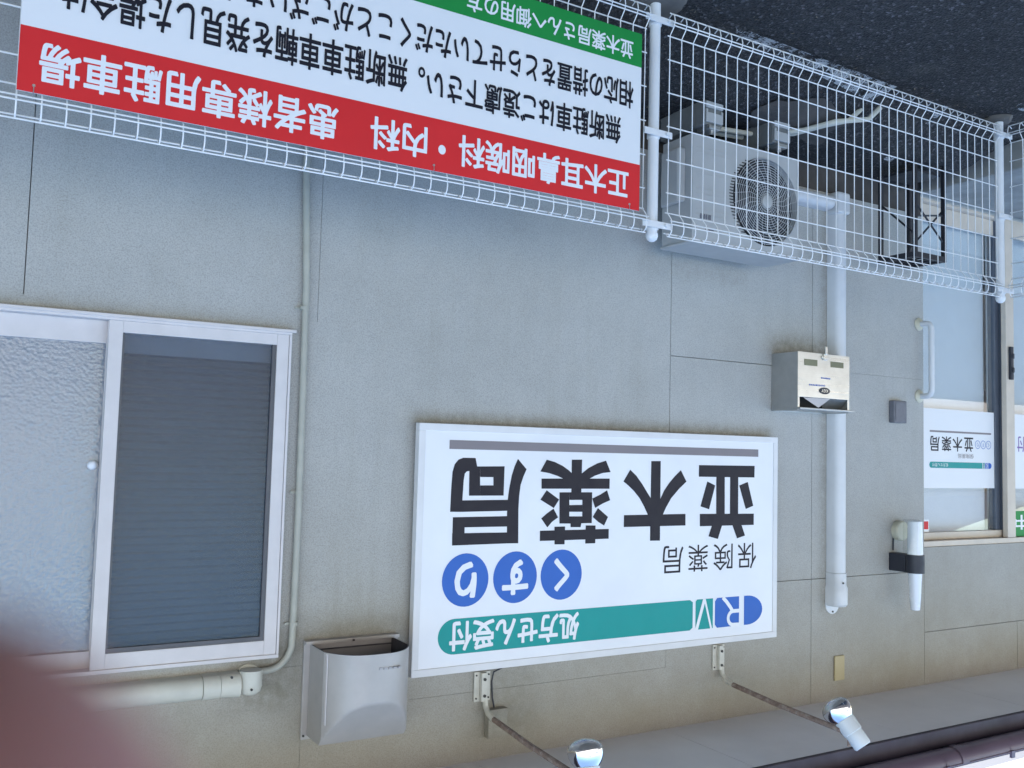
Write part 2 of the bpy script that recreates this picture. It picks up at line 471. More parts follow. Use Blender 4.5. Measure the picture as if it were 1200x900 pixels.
def text_mesh(s, offset=0.0):
    cu = bpy.data.curves.new('lettering', 'FONT'); cu.body = s; cu.resolution_u = 3
    ob = bpy.data.objects.new('lettering', cu); COL.objects.link(ob)
    dg = bpy.context.evaluated_depsgraph_get(); dg.update()
    ev = ob.evaluated_get(dg); me = ev.to_mesh()
    vs_ = [tuple(v.co) for v in me.vertices]; fs_ = [tuple(q.vertices) for q in me.polygons]
    ev.to_mesh_clear()
    bpy.data.objects.remove(ob); bpy.data.curves.remove(cu)
    return vs_, fs_

def lettering(s, x0, x1, z0, z1, y, mat, parent, offset=0.02, name='lettering', mb=None):
    """text fitted so that its ink fills the given rectangle of a board facing -y"""
    vs_, fs_ = text_mesh(s, offset)
    ax = min(v[0] for v in vs_); bx = max(v[0] for v in vs_); az = min(v[1] for v in vs_); bz = max(v[1] for v in vs_)
    # heavier strokes: the outline stamped again a little to each side, every stamp a hair above the last
    kx = (x1 - x0) / (bx - ax + 2 * offset); kz = (z1 - z0) / (bz - az + 2 * offset)
    m = mb or MB()
    n_ = 8 if offset > 0.004 else 0
    for i in range(n_ + 1):
        a = 2 * PI * i / 8 + PI / 8; dx, dz = (0, 0) if i == n_ else (offset * max(-1, min(1, 1.25 * math.cos(a))), offset * max(-1, min(1, 1.25 * math.sin(a))))
        yy = y - (n_ - i) * 0.00003
        m.add([(x0 + (v[0] - ax + offset + dx) * kx, yy, z0 + (v[1] - az + offset + dz) * kz) for v in vs_], fs_)
    if mb is None: return m.build(name, mat, parent)

def ellipse(cx, cz, rx, rz, n=40, a0=0, a1=2 * PI, close=False):
    k = n if not close else n
    return [(cx + rx * math.cos(a0 + (a1 - a0) * i / (n if a1 - a0 >= 2 * PI - 1e-6 else n - 1)), cz + rz * math.sin(a0 + (a1 - a0) * i / (n if a1 - a0 >= 2 * PI - 1e-6 else n - 1))) for i in range(n)]

def rrect(x0, x1, z0, z1, r, n=5):
    pts = []
    for cx, cz, a in ((x1 - r, z1 - r, 0), (x0 + r, z1 - r, PI / 2), (x0 + r, z0 + r, PI), (x1 - r, z0 + r, 1.5 * PI)):
        pts += [(cx + r * math.cos(a + i * PI / 2 / n), cz + r * math.sin(a + i * PI / 2 / n)) for i in range(n + 1)]
    return pts

G = -H0                       # ground level relative to the eye

# ------------------------------------------------------------------ ground
def ground_z(x, y):
    if y < 2.44 or y > 3.2: return G
    if x < -4.35 or x > 3.0: return G
    t = min(1.0, max(0.0, (y - 2.44) / 0.3)); t = t * t * (3 - 2 * t)
    e = min(1.0, max(0.0, (x + 4.35) / 0.12)); w = min(1.0, max(0.0, (3.0 - x) / 0.5))
    return G + 0.125 * t * min(e, w)
xs = [-300, -60, -20, -8] + [-6 + i * 0.12 for i in range(76)] + [3.6, 8, 20, 60, 300]
ys = [-300, -60, -20, -8, 0] + [1.8 + i * 0.06 for i in range(28)] + [6, 10, 40, 300]
gm = MB(); nx = len(xs)
gv = [(x, y, ground_z(x, y) + (random.uniform(-0.003, 0.003) if -6 < x < 3.5 and 1.5 < y < 3.1 else 0)) for y in ys for x in xs]
gf = [(j * nx + i, j * nx + i + 1, (j + 1) * nx + i + 1, (j + 1) * nx + i) for j in range(len(ys) - 1) for i in range(nx - 1)]
gm.add(gv, gf)
tag(gm.build('ground', M['asphalt'], smooth=False), 'dark asphalt of the car park beside the building', kind='structure')
for q in bpy.data.objects['ground'].data.polygons: q.use_smooth = True
pl = MB().add([(-3.30, 2.44, G + .008), (-2.35, 2.41, G + .008), (-2.40, 2.46, G + .008), (-3.25, 2.545, G + .045)], [(0, 1, 2, 3)])
pl.add([(-4.25, 2.20, G + .008), (-3.88, 2.24, G + .008), (-3.90, 2.31, G + .008), (-4.2, 2.29, G + .008)], [(0, 1, 2, 3)])
pl.add([(-3.79, 2.84, G + .134), (-3.66, 2.45, G + .012), (-3.63, 2.45, G + .012), (-3.73, 2.84, G + .134)], [(0, 1, 2, 3)])
tag(pl.build('faded_line_marking', M['line']), 'faded white paint streaks on the asphalt along the foot of the fence', kind='structure')
tag(MB().box(-12, 40, -40, -3.8, G - .2, G + .006).box(-60, -12, -40, -8.4, G - .2, G + .006).build('bounce_paving', M['apron_c']), 'pale concrete paving added out of view to bounce sunlight onto soffit and wall', kind='structure')  # unseen paving added to throw warm sun bounce on soffit and wall
# mortar-grey patch of old concrete under the hoses, and grit that has gathered against the fence foot and the wall
cp = MB(); n_ = 9
def pxy(u, v): return (-3.28 + .46 * u + .05 * math.sin(v * 5), 2.62 + .24 * v + .03 * math.sin(u * 7 + 1))
cp.add([(*pxy(i / n_, j / n_), ground_z(*pxy(i / n_, j / n_)) + .007) for j in range(n_ + 1) for i in range(n_ + 1)],
       [(j * (n_ + 1) + i, j * (n_ + 1) + i + 1, (j + 1) * (n_ + 1) + i + 1, (j + 1) * (n_ + 1) + i) for j in range(n_) for i in range(n_)])
tag(cp.build('concrete_patch', M['foundation']), 'dull grey patch of old concrete in the asphalt by the hoses', kind='structure')
lt_ = MB()
for i in range(420):
    x = random.uniform(-4.3, 1.5); y = random.choice((random.gauss(2.40, .05), random.uniform(2.9, 3.06), random.uniform(1.5, 3.0)))
    if not 1.4 < y < 3.07: continue
    z = ground_z(x, y) + .006; r = random.uniform(.003, .011); a = random.uniform(0, PI); c_, s_ = math.cos(a) * r, math.sin(a) * r
    lt_.add([(x - c_, y - s_, z), (x + s_ * .4, y - c_ * .4, z + r * .4), (x + c_, y + s_, z + .001), (x - s_ * .4, y + c_ * .4, z + r * .2)], [(0, 1, 2, 3)])
tag(lt_.build('litter', M['litter']), 'dry leaf crumbs and grit lying on the asphalt', 'grit', kind='stuff')
# entrance slab
sl = MB().box(-9.0, -4.33, 2.5, 3.06, G - .05, -1.412)
tag(sl.build('entrance_slab', M['concrete'], bevel=0.008), 'grey concrete step in front of the glass door', kind='structure')

# ------------------------------------------------------------------ pharmacy building
bld = thing('pharmacy_building', 'single-storey pharmacy with stippled grey siding, deep soffit and brown gutter', 'building', (-3.0, 3.08, G))
WY = 3.08
T_ = 1.156
# (x0, x1, z0, z1, gaps left/right/bottom/top in metres)
g = 0.0015; f_ = 0.0005
panels = [
    (-4.37, -3.522, -1.30, -0.42, 0, g, 0, f_), (-4.37, -3.522, -0.42, 0.577, 0, g, f_, g), (-4.37, -3.522, 0.577, T_, g, g, g, 0),
    (-3.522, -2.637, -1.30, -0.42, g, g, 0, g), (-3.522, -2.637, -0.42, 0.577, g, g, g, g), (-3.522, -2.637, 0.577, T_, g, 0, g, 0),
    (-2.637, -1.056, -1.30, 0.902, g, 0, 0, f_), (-2.637, -1.056, 0.902, T_, 0, f_, f_, 0),
    (-1.056, -0.156, -1.30, -0.418, g, g, 0, 0), (-0.156, 0.75, -1.30, -0.418, g, g, 0, 0), (0.75, 1.65, -1.30, -0.418, g, g, 0, 0), (1.65, 3.2, -1.30, -0.418, g, 0, 0, 0),
    (-1.056, -0.962, -0.418, 0.744, 0, 0, 0, f_), (-0.962, 0.90, -0.418, -0.376, 0, 0, 0, 0), (-0.962, 0.90, 0.705, 0.744, 0, 0, 0, f_),
    (0.90, 3.2, -0.418, 0.744, 0, 0, 0, f_), (-1.056, 0.75, 0.744, T_, f_, g, f_, 0), (0.75, 3.2, 0.744, T_, g, 0, f_, 0),
    (-5.20, -4.37, 0.455, 0.89, 0, g, 0, g), (-5.20, -4.37, 0.89, T_, g, g, g, 0),
    (-6.90, -5.20, 0.455, 0.89, 0, 0, 0, g), (-6.90, -5.20, 0.89, T_, 0, g, g, 0), (-9.0, -6.90, -1.30, T_, 0, g, 0, 0),
]
for (x0, x1, z0, z1, gl_, gr_, gb_, gt_) in panels:
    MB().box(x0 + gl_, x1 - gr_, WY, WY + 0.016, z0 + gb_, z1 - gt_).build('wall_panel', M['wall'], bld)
bk = MB()
bk.box(-4.37, -0.962, WY + .0165, WY + .14, -1.30, T_); bk.box(-0.962, 0.90, WY + .0165, WY + .14, -1.30, -0.376)
bk.box(-0.962, 0.90, WY + .0165, WY + .14, 0.705, T_); bk.box(0.90, 3.2, WY + .0165, WY + .14, -1.30, T_)
bk.box(-6.90, -4.372, WY + .0165, WY + .14, 0.455, T_); bk.box(-9.0, -6.90, WY + .0165, WY + .14, -1.30, T_)
bk.build('wall_core', M['backing'], bld)
MB().box(-4.372, 3.19, WY + 0.014, WY + .2, G - .1, -1.302).build('foundation', M['foundation'], bld)
# shell behind
sh = MB(); sh.box(3.0, 3.2, WY + .15, 10, G, T_); sh.box(-9.0, -8.8, WY + .15, 10, G, T_); sh.box(-9, 3.2, 10, 10.2, G, T_)
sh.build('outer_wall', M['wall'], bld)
# soffit boards
sx = -9.0
while sx < 3.3:
    MB().box(sx + .0015, sx + 0.9085, 2.562, WY + .01, T_, T_ + .008).build('soffit_board', M['soffit'], bld)
    sx += 0.91
MB().box(-9.2, 3.4, 2.540, 2.561, T_ - .001, T_ + 0.17).build('fascia', M['fascia'], bld, bevel=0.003)
MB().box(-9.2, 3.4, 2.562, 2.60, T_ + .009, T_ + 0.15).build('fascia_backing', M['fascia'], bld)
# gutter: half round trough
def trough(x0, x1, r, cy, cz, th=0.003):
    n = 14; a = [PI + PI * i / n for i in range(n + 1)]
    prof = [(cy + r * math.cos(t), cz + r * math.sin(t)) for t in a] + [(cy + (r - th) * math.cos(t), cz + (r - th) * math.sin(t)) for t in reversed(a)]
    k = len(prof)
    vs_ = [(x0, y, z) for y, z in prof] + [(x1, y, z) for y, z in prof]
    fs_ = [(i, (i + 1) % k, (i + 1) % k + k, i + k) for i in range(k)]
    return vs_, fs_
gx = -9.2
gut = MB().add(*trough(-9.2, 3.4, 0.053, 2.482, 1.262))
gut.tube([(-9.2, 2.429, 1.262), (3.4, 2.429, 1.262)], 0.004, 8)
go = gut.build('gutter', M['gutter'], bld, smooth=True)
for x in (-3.72, -7.3, 0.1):
    c = MB().add(*trough(x - .022, x + .022, 0.0565, 2.482, 1.262, .003)); c.build('gutter_collar', M['gutter'], go, smooth=True)
for x in [-8.6 + i * 0.455 for i in range(27)]:
    hb = MB().add(*trough(x - .006, x + .006, 0.0555, 2.482, 1.264, .002)); hb.box(x - .006, x + .006, 2.425, 2.545, 1.268, 1.271)
    hb.box(x - .012, x + .012, 2.421, 2.432, 1.256, 1.286)
    hb.build('gutter_bracket', M['gutter'], go)
# roof
rf = MB().prism_z([(0, 0)] * 3, 0, 0) if False else MB()
rv = [(x, y, z) for x in (-9.3, 3.5) for y, z in ((2.545, 1.33), (6.6, 3.55), (10.7, 1.34), (10.7, 1.28), (6.6, 3.45), (2.62, 1.30))]
rf.add(rv, [(i, (i + 1) % 6, (i + 1) % 6 + 6, i + 6) for i in range(6)] + [(0, 1, 4, 5), (1, 2, 3, 4), (6, 7, 10, 11), (7, 8, 9, 10)])
rf.build('roof', M['roof'], bld)
# room behind the glass doors
rm = MB(); rm.box(-8.7, -4.30, 5.6, 5.7, -1.41, .95); rm.box(-4.30, -4.28, WY + .16, 5.7, -1.41, .95); rm.box(-8.8, -8.7, WY + .16, 5.7, -1.41, .95)
rm.box(-8.7, -4.30, WY + .16, 5.6, .86, .95)
rm.build('interior_wall', M['interior'], bld)
MB().box(-8.7, -4.30, WY + .02, 5.6, -1.45, -1.411).build('interior_floor', M['int_floor'], bld)
ct = MB().box(-7.9, -5.3, 4.6, 5.1, -1.41, -.62); ct.box(-7.95, -5.25, 4.55, 5.15, -.618, -.58)
ct.build('counter', M['interior'], bld, bevel=.004)

# sliding window
win = MB(); WX0, WX1, WZ0, WZ1 = -0.962, 0.90, -0.376, 0.705
FY = 3.055
win.box(WX0, WX1, FY, FY + .1, WZ0, WZ0 + .014); win.box(WX0, WX1, FY, FY + .1, WZ1 - .012, WZ1)
win.box(WX0, WX0 + .008, FY, FY + .1, WZ0 + .014, WZ1 - .012); win.box(WX1 - .008, WX1, FY, FY + .1, WZ0 + .014, WZ1 - .012)
win.box(WX0 - .012, WX1 + .012, FY - .008, FY, WZ0 - .004, WZ0 + .006)
wo = win.build('sliding_window', M['alu'], bld, bevel=.0015)
def sash(x0, x1, z0, z1, y0, y1, st, rail_b, rail_t, parent):
    m = MB(); m.box(x0, x0 + st, y0, y1, z0, z1); m.box(x1 - st, x1, y0, y1, z0, z1)
    m.box(x0 + st, x1 - st, y0 + .001, y1, z0, z0 + rail_b); m.box(x0 + st, x1 - st, y0 + .001, y1, z1 - rail_t, z1)
    return m.build('sash_frame', M['alu'], parent, bevel=.0012)
sash(-0.953, -0.392, WZ0 + .014, WZ1 - .012, FY + .004, FY + .032, .040, .036, .046, wo)
MB().box(-0.911, -0.434, FY + .016, FY + .020, WZ0 + .052, WZ1 - .06).build('glass_pane', M['glass_dark'], wo)
gk = MB()
for a in ((-0.9125, -0.899), (-0.438, -0.431)): gk.box(a[0], a[1], FY + .008, FY + .015, WZ0 + .05, WZ1 - .058)
gk.box(-0.899, -0.438, FY + .008, FY + .015, WZ1 - .072, WZ1 - .058)
gk.build('gasket', M['alu_grey'], wo)
sash(-0.43, 0.34, WZ0 + .014, WZ1 - .012, FY + .042, FY + .07, .038, .070, .05, wo)
MB().box(-0.392, 0.302, FY + .054, FY + .058, WZ0 + .084, WZ1 - .062).build('glass_pane', M['glass_pale'], wo)
sash(0.30, 0.89, WZ0 + .014, WZ1 - .012, FY + .004, FY + .032, .040, .036, .046, wo)
MB().box(0.34, 0.85, FY + .016, FY + .020, WZ0 + .052, WZ1 - .06).build('glass_pane', M['glass_dark'], wo)
MB().lathe([(0, .015), (.008, .015), (.014, .011), (.017, .006)], (-0.372, FY + .053, 0.083), (0, -1, 0), 14).build('window_catch', M['tubewhite'], wo, smooth=True)
# pale interior sill and blind behind the darker sash, curtain behind the pale one
MB().box(-0.915, -0.43, FY + .060, FY + .064, WZ0 + .02, -0.268).build('inner_rail', M['railgrey'], wo)
bl = MB(); z = -0.262
while z < 0.69:
    bl.add([(-0.93, FY + .092, z), (-0.40, FY + .092, z), (-0.40, FY + .080, z + .016), (-0.93, FY + .080, z + .016)], [(0, 1, 2, 3)]); z += .025
tag(bl.build('blind', M['blind'], wo), None, kind='stuff')
cu_ = MB(); n = 90
cv = [(-0.385 + 1.28 * i / n, FY + .11 + .012 * math.sin(i * 0.9) + .005 * math.sin(i * 2.3), zz) for zz in (WZ0 + .02, WZ1 - .02) for i in range(n + 1)]
cu_.add(cv, [(i, i + 1, i + n + 2, i + n + 1) for i in range(n)])
cu_.build('curtain', M['curtain'], wo, smooth=False)
MB().box(WX0, WX1, FY + .15, FY + .17, WZ0, WZ1).build('inner_board', M['greybox'], wo)

# glass doors
DY = 3.15
dr = MB()
dr.box(-6.90, -4.372, WY + .006, DY + .05, 0.425, 0.4545)       # head
dr.box(-6.90, -4.372, DY - .02, DY + .03, 0.385, 0.4245)
dr.box(-6.90, -4.372, DY - .045, DY + .06, -1.411, -1.395)      # threshold
dr.box(-4.40, -4.372, WY + .02, DY + .05, -1.395, 0.4245)
do = dr.build('glass_door', M['alu_beige'], bld, bevel=.002)
MB().box(-5.10, -4.40, DY - .012, DY + .012, -1.394, -1.305).build('bottom_rail', M['alu_beige'], do, bevel=.002)
MB().box(-5.10, -4.40, DY - .002, DY + .003, -1.304, 0.384).build('glass_pane', M['glass'], do)
MB().box(-5.10, -4.39, DY + .055, DY + .058, -1.39, .42).build('fill_roller_blind', M['screen'], do)  # blind run full height to brighten the dark door glass
MB().box(-6.7, -5.16, DY + .075, DY + .078, -1.39, .42).build('fill_roller_blind', M['screen'], do)  # second blind added to brighten the far leaf
ms = MB(); ms.box(-5.145, -5.102, DY - .012, DY + .03, -1.394, .384); ms.box(-5.175, -5.147, DY - .03, DY + .02, -1.394, .384)
ms.build('meeting_stile', M['alu_dark'], do, bevel=.0015)
sb = MB(); sb.box(-5.212, -5.134, DY - .062, DY - .032, -1.394, .424)
sb.build('door_stile', M['alu_beige'], do, bevel=.002)
MB().box(-6.80, -5.214, DY - .05, DY - .026, -1.394, -1.305).build('bottom_rail', M['alu_beige'], do, bevel=.002)
MB().box(-6.80, -5.214, DY - .041, DY - .036, -1.304, 0.424).build('glass_pane', M['glass'], do)
hd = MB().box(-5.180, -5.154, DY - .080, DY - .063, -.66, -.47); hd.box(-5.176, -5.158, DY - .088, DY - .081, -.62, -.59); hd.box(-5.176, -5.158, DY - .088, DY - .081, -.54, -.51)
hd.build('door_handle', M['blackp'], do, bevel=.004)

# ------------------------------------------------------------------ wall sign
SY = 3.03
sg = thing('pharmacy_sign', 'large white wall sign with black characters, blue discs and a teal bar', 'sign', (-2.33, 3.05, -.085))
X0, X1, Z0, Z1 = -3.241, -1.433, -.0855, .8145
fr = MB(); t = .026
fr.box(X0, X1, SY, SY + .032, Z0, Z0 + t); fr.box(X0, X1, SY, SY + .032, Z1 - t, Z1)
fr.box(X0, X0 + t, SY, SY + .032, Z0 + t, Z1 - t); fr.box(X1 - t, X1, SY, SY + .032, Z0 + t, Z1 - t)
fr.build('frame', M['signframe'], sg, bevel=.0015)
sp = MB()
for x in (-3.0, -2.3, -1.65):
    for z in (.02, .70): sp.box(x - .02, x + .02, SY + .033, WY - .001, z, z + .04)
sp.build('spacer', M['alu_grey'], sg)
MB().box(X0 + t, X1 - t, SY + .004, SY + .028, Z0 + t, Z1 - t).build('face_panel', M['signface'], sg)
Y1 = SY + .0032; Y2 = SY + .0024
MB().flat([(-3.12, -.027), (-1.557, -.027), (-1.557, .006), (-3.12, .006)], Y1).build('underline', M['greyink'], sg)
BO = .035
# the four big characters, stroke by stroke (x, z in metres on the sign face)
GLYPHS = {
    'nami': [[(-2.766, 0.048), (-3.098, 0.047), (-3.097, 0.099), (-2.766, 0.098)], [(-2.774, 0.257), (-3.095, 0.260), (-3.095, 0.310), (-2.775, 0.310)], [(-2.867, 0.097), (-2.917, 0.097), (-2.919, 0.259), (-2.869, 0.259)], [(-2.949, 0.097), (-2.998, 0.097), (-2.999, 0.260), (-2.950, 0.260)], [(-2.815, 0.118), (-2.861, 0.135), (-2.827, 0.238), (-2.777, 0.225)], [(-3.004, 0.135), (-3.056, 0.119), (-3.091, 0.225), (-3.045, 0.239)], [(-2.844, 0.309), (-2.904, 0.308), (-2.880, 0.367), (-2.825, 0.354)], [(-2.965, 0.309), (-3.021, 0.310), (-3.042, 0.356), (-2.994, 0.367)]],
    'ki': [[(-2.502, 0.035), (-2.553, 0.034), (-2.555, 0.365), (-2.502, 0.364)], [(-2.364, 0.257), (-2.693, 0.256), (-2.694, 0.305), (-2.364, 0.305)], [(-2.392, 0.072), (-2.424, 0.096), (-2.458, 0.133), (-2.483, 0.165), (-2.502, 0.188), (-2.530, 0.258), (-2.488, 0.257), (-2.468, 0.223), (-2.443, 0.188), (-2.412, 0.158), (-2.384, 0.137), (-2.358, 0.120)], [(-2.664, 0.071), (-2.696, 0.119), (-2.653, 0.152), (-2.613, 0.189), (-2.585, 0.228), (-2.569, 0.257), (-2.530, 0.258), (-2.555, 0.189), (-2.573, 0.158), (-2.600, 0.126), (-2.631, 0.097)]],
    'yaku': [[(-2.100, 0.036), (-2.150, 0.035), (-2.149, 0.165), (-2.101, 0.165)], [(-1.982, 0.038), (-2.019, 0.046), (-2.058, 0.061), (-2.087, 0.078), (-2.100, 0.088), (-2.103, 0.112), (-2.062, 0.111), (-2.036, 0.101), (-1.995, 0.090), (-1.954, 0.084)], [(-2.268, 0.037), (-2.292, 0.083), (-2.252, 0.087), (-2.214, 0.098), (-2.188, 0.110), (-2.148, 0.111), (-2.149, 0.090), (-2.181, 0.068), (-2.224, 0.049)], [(-1.960, 0.111), (-2.288, 0.109), (-2.288, 0.150), (-1.961, 0.150)], [(-1.985, 0.156), (-2.044, 0.192), (-2.020, 0.225), (-1.957, 0.192)], [(-2.019, 0.227), (-2.041, 0.261), (-2.013, 0.278), (-1.992, 0.299), (-1.963, 0.264), (-1.989, 0.245)], [(-2.276, 0.156), (-2.292, 0.196), (-2.255, 0.209), (-2.218, 0.226), (-2.203, 0.189), (-2.243, 0.173)], [(-2.232, 0.227), (-2.283, 0.263), (-2.264, 0.297), (-2.235, 0.282), (-2.207, 0.262)], [(-2.045, 0.164), (-2.092, 0.164), (-2.094, 0.286), (-2.048, 0.285)], [(-2.154, 0.164), (-2.202, 0.164), (-2.203, 0.286), (-2.157, 0.286)], [(-2.092, 0.164), (-2.154, 0.164), (-2.155, 0.194), (-2.093, 0.194)], [(-2.093, 0.214), (-2.155, 0.214), (-2.156, 0.241), (-2.093, 0.240)], [(-2.093, 0.258), (-2.157, 0.259), (-2.157, 0.286), (-2.094, 0.286)], [(-2.100, 0.282), (-2.153, 0.283), (-2.149, 0.301), (-2.101, 0.300)], [(-1.959, 0.311), (-2.288, 0.311), (-2.288, 0.350), (-1.959, 0.350)], [(-2.025, 0.297), (-2.075, 0.297), (-2.074, 0.366), (-2.027, 0.365)], [(-2.174, 0.295), (-2.222, 0.296), (-2.222, 0.366), (-2.173, 0.366)]],
    'kyoku': [[(-1.851, 0.037), (-1.891, 0.076), (-1.878, 0.103), (-1.866, 0.136), (-1.861, 0.177), (-1.859, 0.226), (-1.862, 0.356), (-1.812, 0.355), (-1.809, 0.242), (-1.811, 0.189), (-1.816, 0.148), (-1.826, 0.099), (-1.837, 0.066)], [(-1.568, 0.234), (-1.570, 0.137), (-1.573, 0.089), (-1.581, 0.061), (-1.596, 0.044), (-1.616, 0.037), (-1.667, 0.037), (-1.675, 0.068), (-1.643, 0.085), (-1.632, 0.087), (-1.624, 0.095), (-1.620, 0.121), (-1.617, 0.192), (-1.614, 0.235)], [(-1.642, 0.068), (-1.687, 0.068), (-1.691, 0.176), (-1.644, 0.176)], [(-1.744, 0.067), (-1.793, 0.066), (-1.792, 0.176), (-1.748, 0.176)], [(-1.687, 0.068), (-1.744, 0.067), (-1.746, 0.107), (-1.689, 0.107)], [(-1.690, 0.138), (-1.747, 0.138), (-1.748, 0.176), (-1.691, 0.176)], [(-1.613, 0.193), (-1.811, 0.192), (-1.811, 0.233), (-1.612, 0.235)], [(-1.580, 0.254), (-1.811, 0.253), (-1.812, 0.292), (-1.580, 0.291)], [(-1.580, 0.254), (-1.629, 0.254), (-1.630, 0.313), (-1.580, 0.312)], [(-1.579, 0.312), (-1.812, 0.314), (-1.813, 0.355), (-1.580, 0.356)]],
}
for k_, strokes in GLYPHS.items():
    m = MB()
    for i, q_ in enumerate(strokes): m.flat(q_, Y1 - .00003 * i)
    m.build('character', M['darkink'], sg)
mb = MB()
for ch, a, b in (('保', -3.112, -2.998), ('険', -2.969, -2.855), ('薬', -2.825, -2.711), ('局', -2.685, -2.571)):
    lettering(ch, a, b, .388, .502, Y1, None, None, .004, mb=mb)
mb.build('lettering', M['darkink'], sg)
for ch, cx, ox in (('く', -2.063, 0), ('す', -1.853, 0), ('り', -1.640, 0)):
    MB().flat(ellipse(cx, .4825, .0965, .0965), Y1).build('disc', M['blue'], sg)
    w = {'く': .036, 'す': .058, 'り': .046}[ch]; h = {'く': .064, 'す': .066, 'り': .066}[ch]
    lettering(ch, cx - w, cx + w, .4825 - h, .4825 + h, Y2, M['white_ink'], sg, .035)
# teal bar with rounded right end, small gaps towards the logo
cz, rz = .6835, .0635
bar = [(-2.733 + .008, cz + rz), (-2.741, cz + rz - .010), (-2.741, cz - rz + .010), (-2.725, cz - rz)] + \
      [(-1.600 + .066 * math.cos(a), cz + rz * math.sin(a)) for a in [(-PI / 2) + PI * i / 18 for i in range(19)]]
MB().flat(bar, Y1).build('teal_bar', M['teal'], sg)
lettering('処方せん受付', -2.151, -1.580, .630, .738, Y2, M['white_ink'], sg, .028)
MB().flat([(-3.040 , cz - rz)] + [(-3.060 + .092 * math.cos(a), cz + rz * math.sin(a)) for a in [1.5 * PI - PI * i / 18 for i in range(19)]] + [(-3.040, cz + rz)], Y1).build('logo_cap', M['blue'], sg)
MB().flat([(-3.010, cz - rz), (-2.880, cz - rz), (-2.868, cz - rz + .014), (-2.868, cz + rz - .014), (-2.880, cz + rz), (-3.010, cz + rz)], Y1).build('logo_block', M['blue'], sg)
MB().flat([(-2.856, cz - rz), (-2.765, cz - rz), (-2.757, cz - rz + .008), (-2.757, cz + rz - .008), (-2.765, cz + rz), (-2.856, cz + rz)], Y1).build('logo_block', M['teal'], sg)
def strip(pts, w, y, mb):
    pts = [Vector((a, b)) for a, b in pts]; L = []; Rr = []
    for i, q in enumerate(pts):
        t = (pts[min(i + 1, len(pts) - 1)] - pts[max(i - 1, 0)]).normalized(); n_ = Vector((-t.y, t.x)) * w / 2
        L.append(q + n_); Rr.append(q - n_)
    vs_ = [(q.x, y, q.y) for q in L + Rr]; k = len(pts)
    mb.add(vs_, [(i, i + 1, i + 1 + k, i + k) for i in range(k - 1)])
lg = MB()
bowl = [(-3.012, .742), (-2.985, .741)] + [(-2.975 + .030 * math.cos(a), .7115 + .0295 * math.sin(a)) for a in [PI / 2 - PI * i / 12 for i in range(13)]] + [(-3.012, .682)]
strip(bowl, .016, Y2, lg); strip([(-2.972, .684), (-2.958, .665), (-2.935, .640), (-2.912, .6195)], .017, Y2 - .0003, lg)
strip([(-2.846, .747), (-2.808, .6205)], .010, Y2, lg); strip([(-2.762, .747), (-2.806, .6205)], .016, Y2 - .0003, lg)
lg.build('logo_lettering', M['white_ink'], sg)

# ------------------------------------------------------------------ lamps over the sign
def sign_lamp(x, label, axis, rx):
    L = thing('sign_lamp', label, 'lamp', (x, WY, .94), 'lamps on arms above the sign')
    b = MB(); b.box(x - .034, x + .034, WY - .008, WY - .001, .83, .938); b.box(x - .012, x + .012, WY - .026, WY - .008, .832, .936)
    b.build('wall_bracket', M['ivory'], L, bevel=.002)
    s = MB()
    for sx_, sz in ((-.026, .842), (.026, .842), (-.026, .926), (.026, .926)): s.lathe([(0, .0035), (.003, .0035)], (x + sx_, WY - .008, sz), (0, -1, 0), 8)
    for sz in (.855, .915): s.lathe([(0, .006), (.004, .006)], (x, WY - .026, sz), (0, -1, 0), 8)
    s.build('screw', M['screw'], L)
    pts = [(x - .008, WY - .017, .925), (x - .008, WY - .022, .955), (x - .007, WY - .045, .975), (x - .006, WY - .09, .985), (x, WY - .35, 1.005), (x, 2.42, 1.022)]
    MB().tube(pts[:4], .0105, 10).build('arm_sleeve', M['ivory'], L, smooth=True)
    MB().tube(pts[3:], .0105, 10).build('arm', M['rust'], L, smooth=True)
    c = Vector((x + rx, 2.40, 1.03)); ax = Vector(axis).normalized()
    k = MB().lathe([(-.05, .006), (-.02, .018), (0, .018), (.012, .012)], c, Vector((0, -1, .1)), 10)
    k.tube([c + Vector((.0, .0, .02)), c + Vector((0, .0, .05))], .005, 6)
    k.build('swivel', M['rust'], L, smooth=True)
    o = c - ax * .032 + Vector((-.022 if rx < 0 else 0, -.015, .01))
    MB().lathe([(-.012, .030), (-.006, .0345), (.045, .0345), (.047, .0385), (.098, .0400), (.1, .036), (.085, .034)], o, ax, 28).build('socket', M['socket'], L, smooth=True)
    MB().lathe([(.086, .030), (.098, .038), (.112, .049), (.126, .0555), (.140, .058), (.148, .0575)], o, ax, 36).build('bulb_reflector', M['mirror'], L, smooth=True)
    MB().lathe([(.1482, .0574), (.158, .054), (.168, .045), (.176, .030), (.180, .012), (.181, .001)], o, ax, 36).build('bulb_lens', M['frost'], L, smooth=True)
    return L
sign_lamp(-2.93, 'mirrored flood bulb on a rusty arm, tilted sideways in its white socket', (.22, .62, -.75), -.02)
sign_lamp(-1.745, 'mirrored flood bulb pointing straight down at the frame edge, nearer the vent hood', (-.05, .30, -.95), 0)

# ------------------------------------------------------------------ ventilation hood
vh = thing('vent_hood', 'silver-grey metal vent hood with bowed front and open underside', 'vent hood', (-1.22, WY, .66))
hp = MB().box(-1.392, -1.052, WY - .014, WY - .001, .660, .985); hp.box(-1.392, -1.052, WY - .030, WY - .0145, .660, .672)
hp.build('back_plate', M['hood'], vh, bevel=.0015)
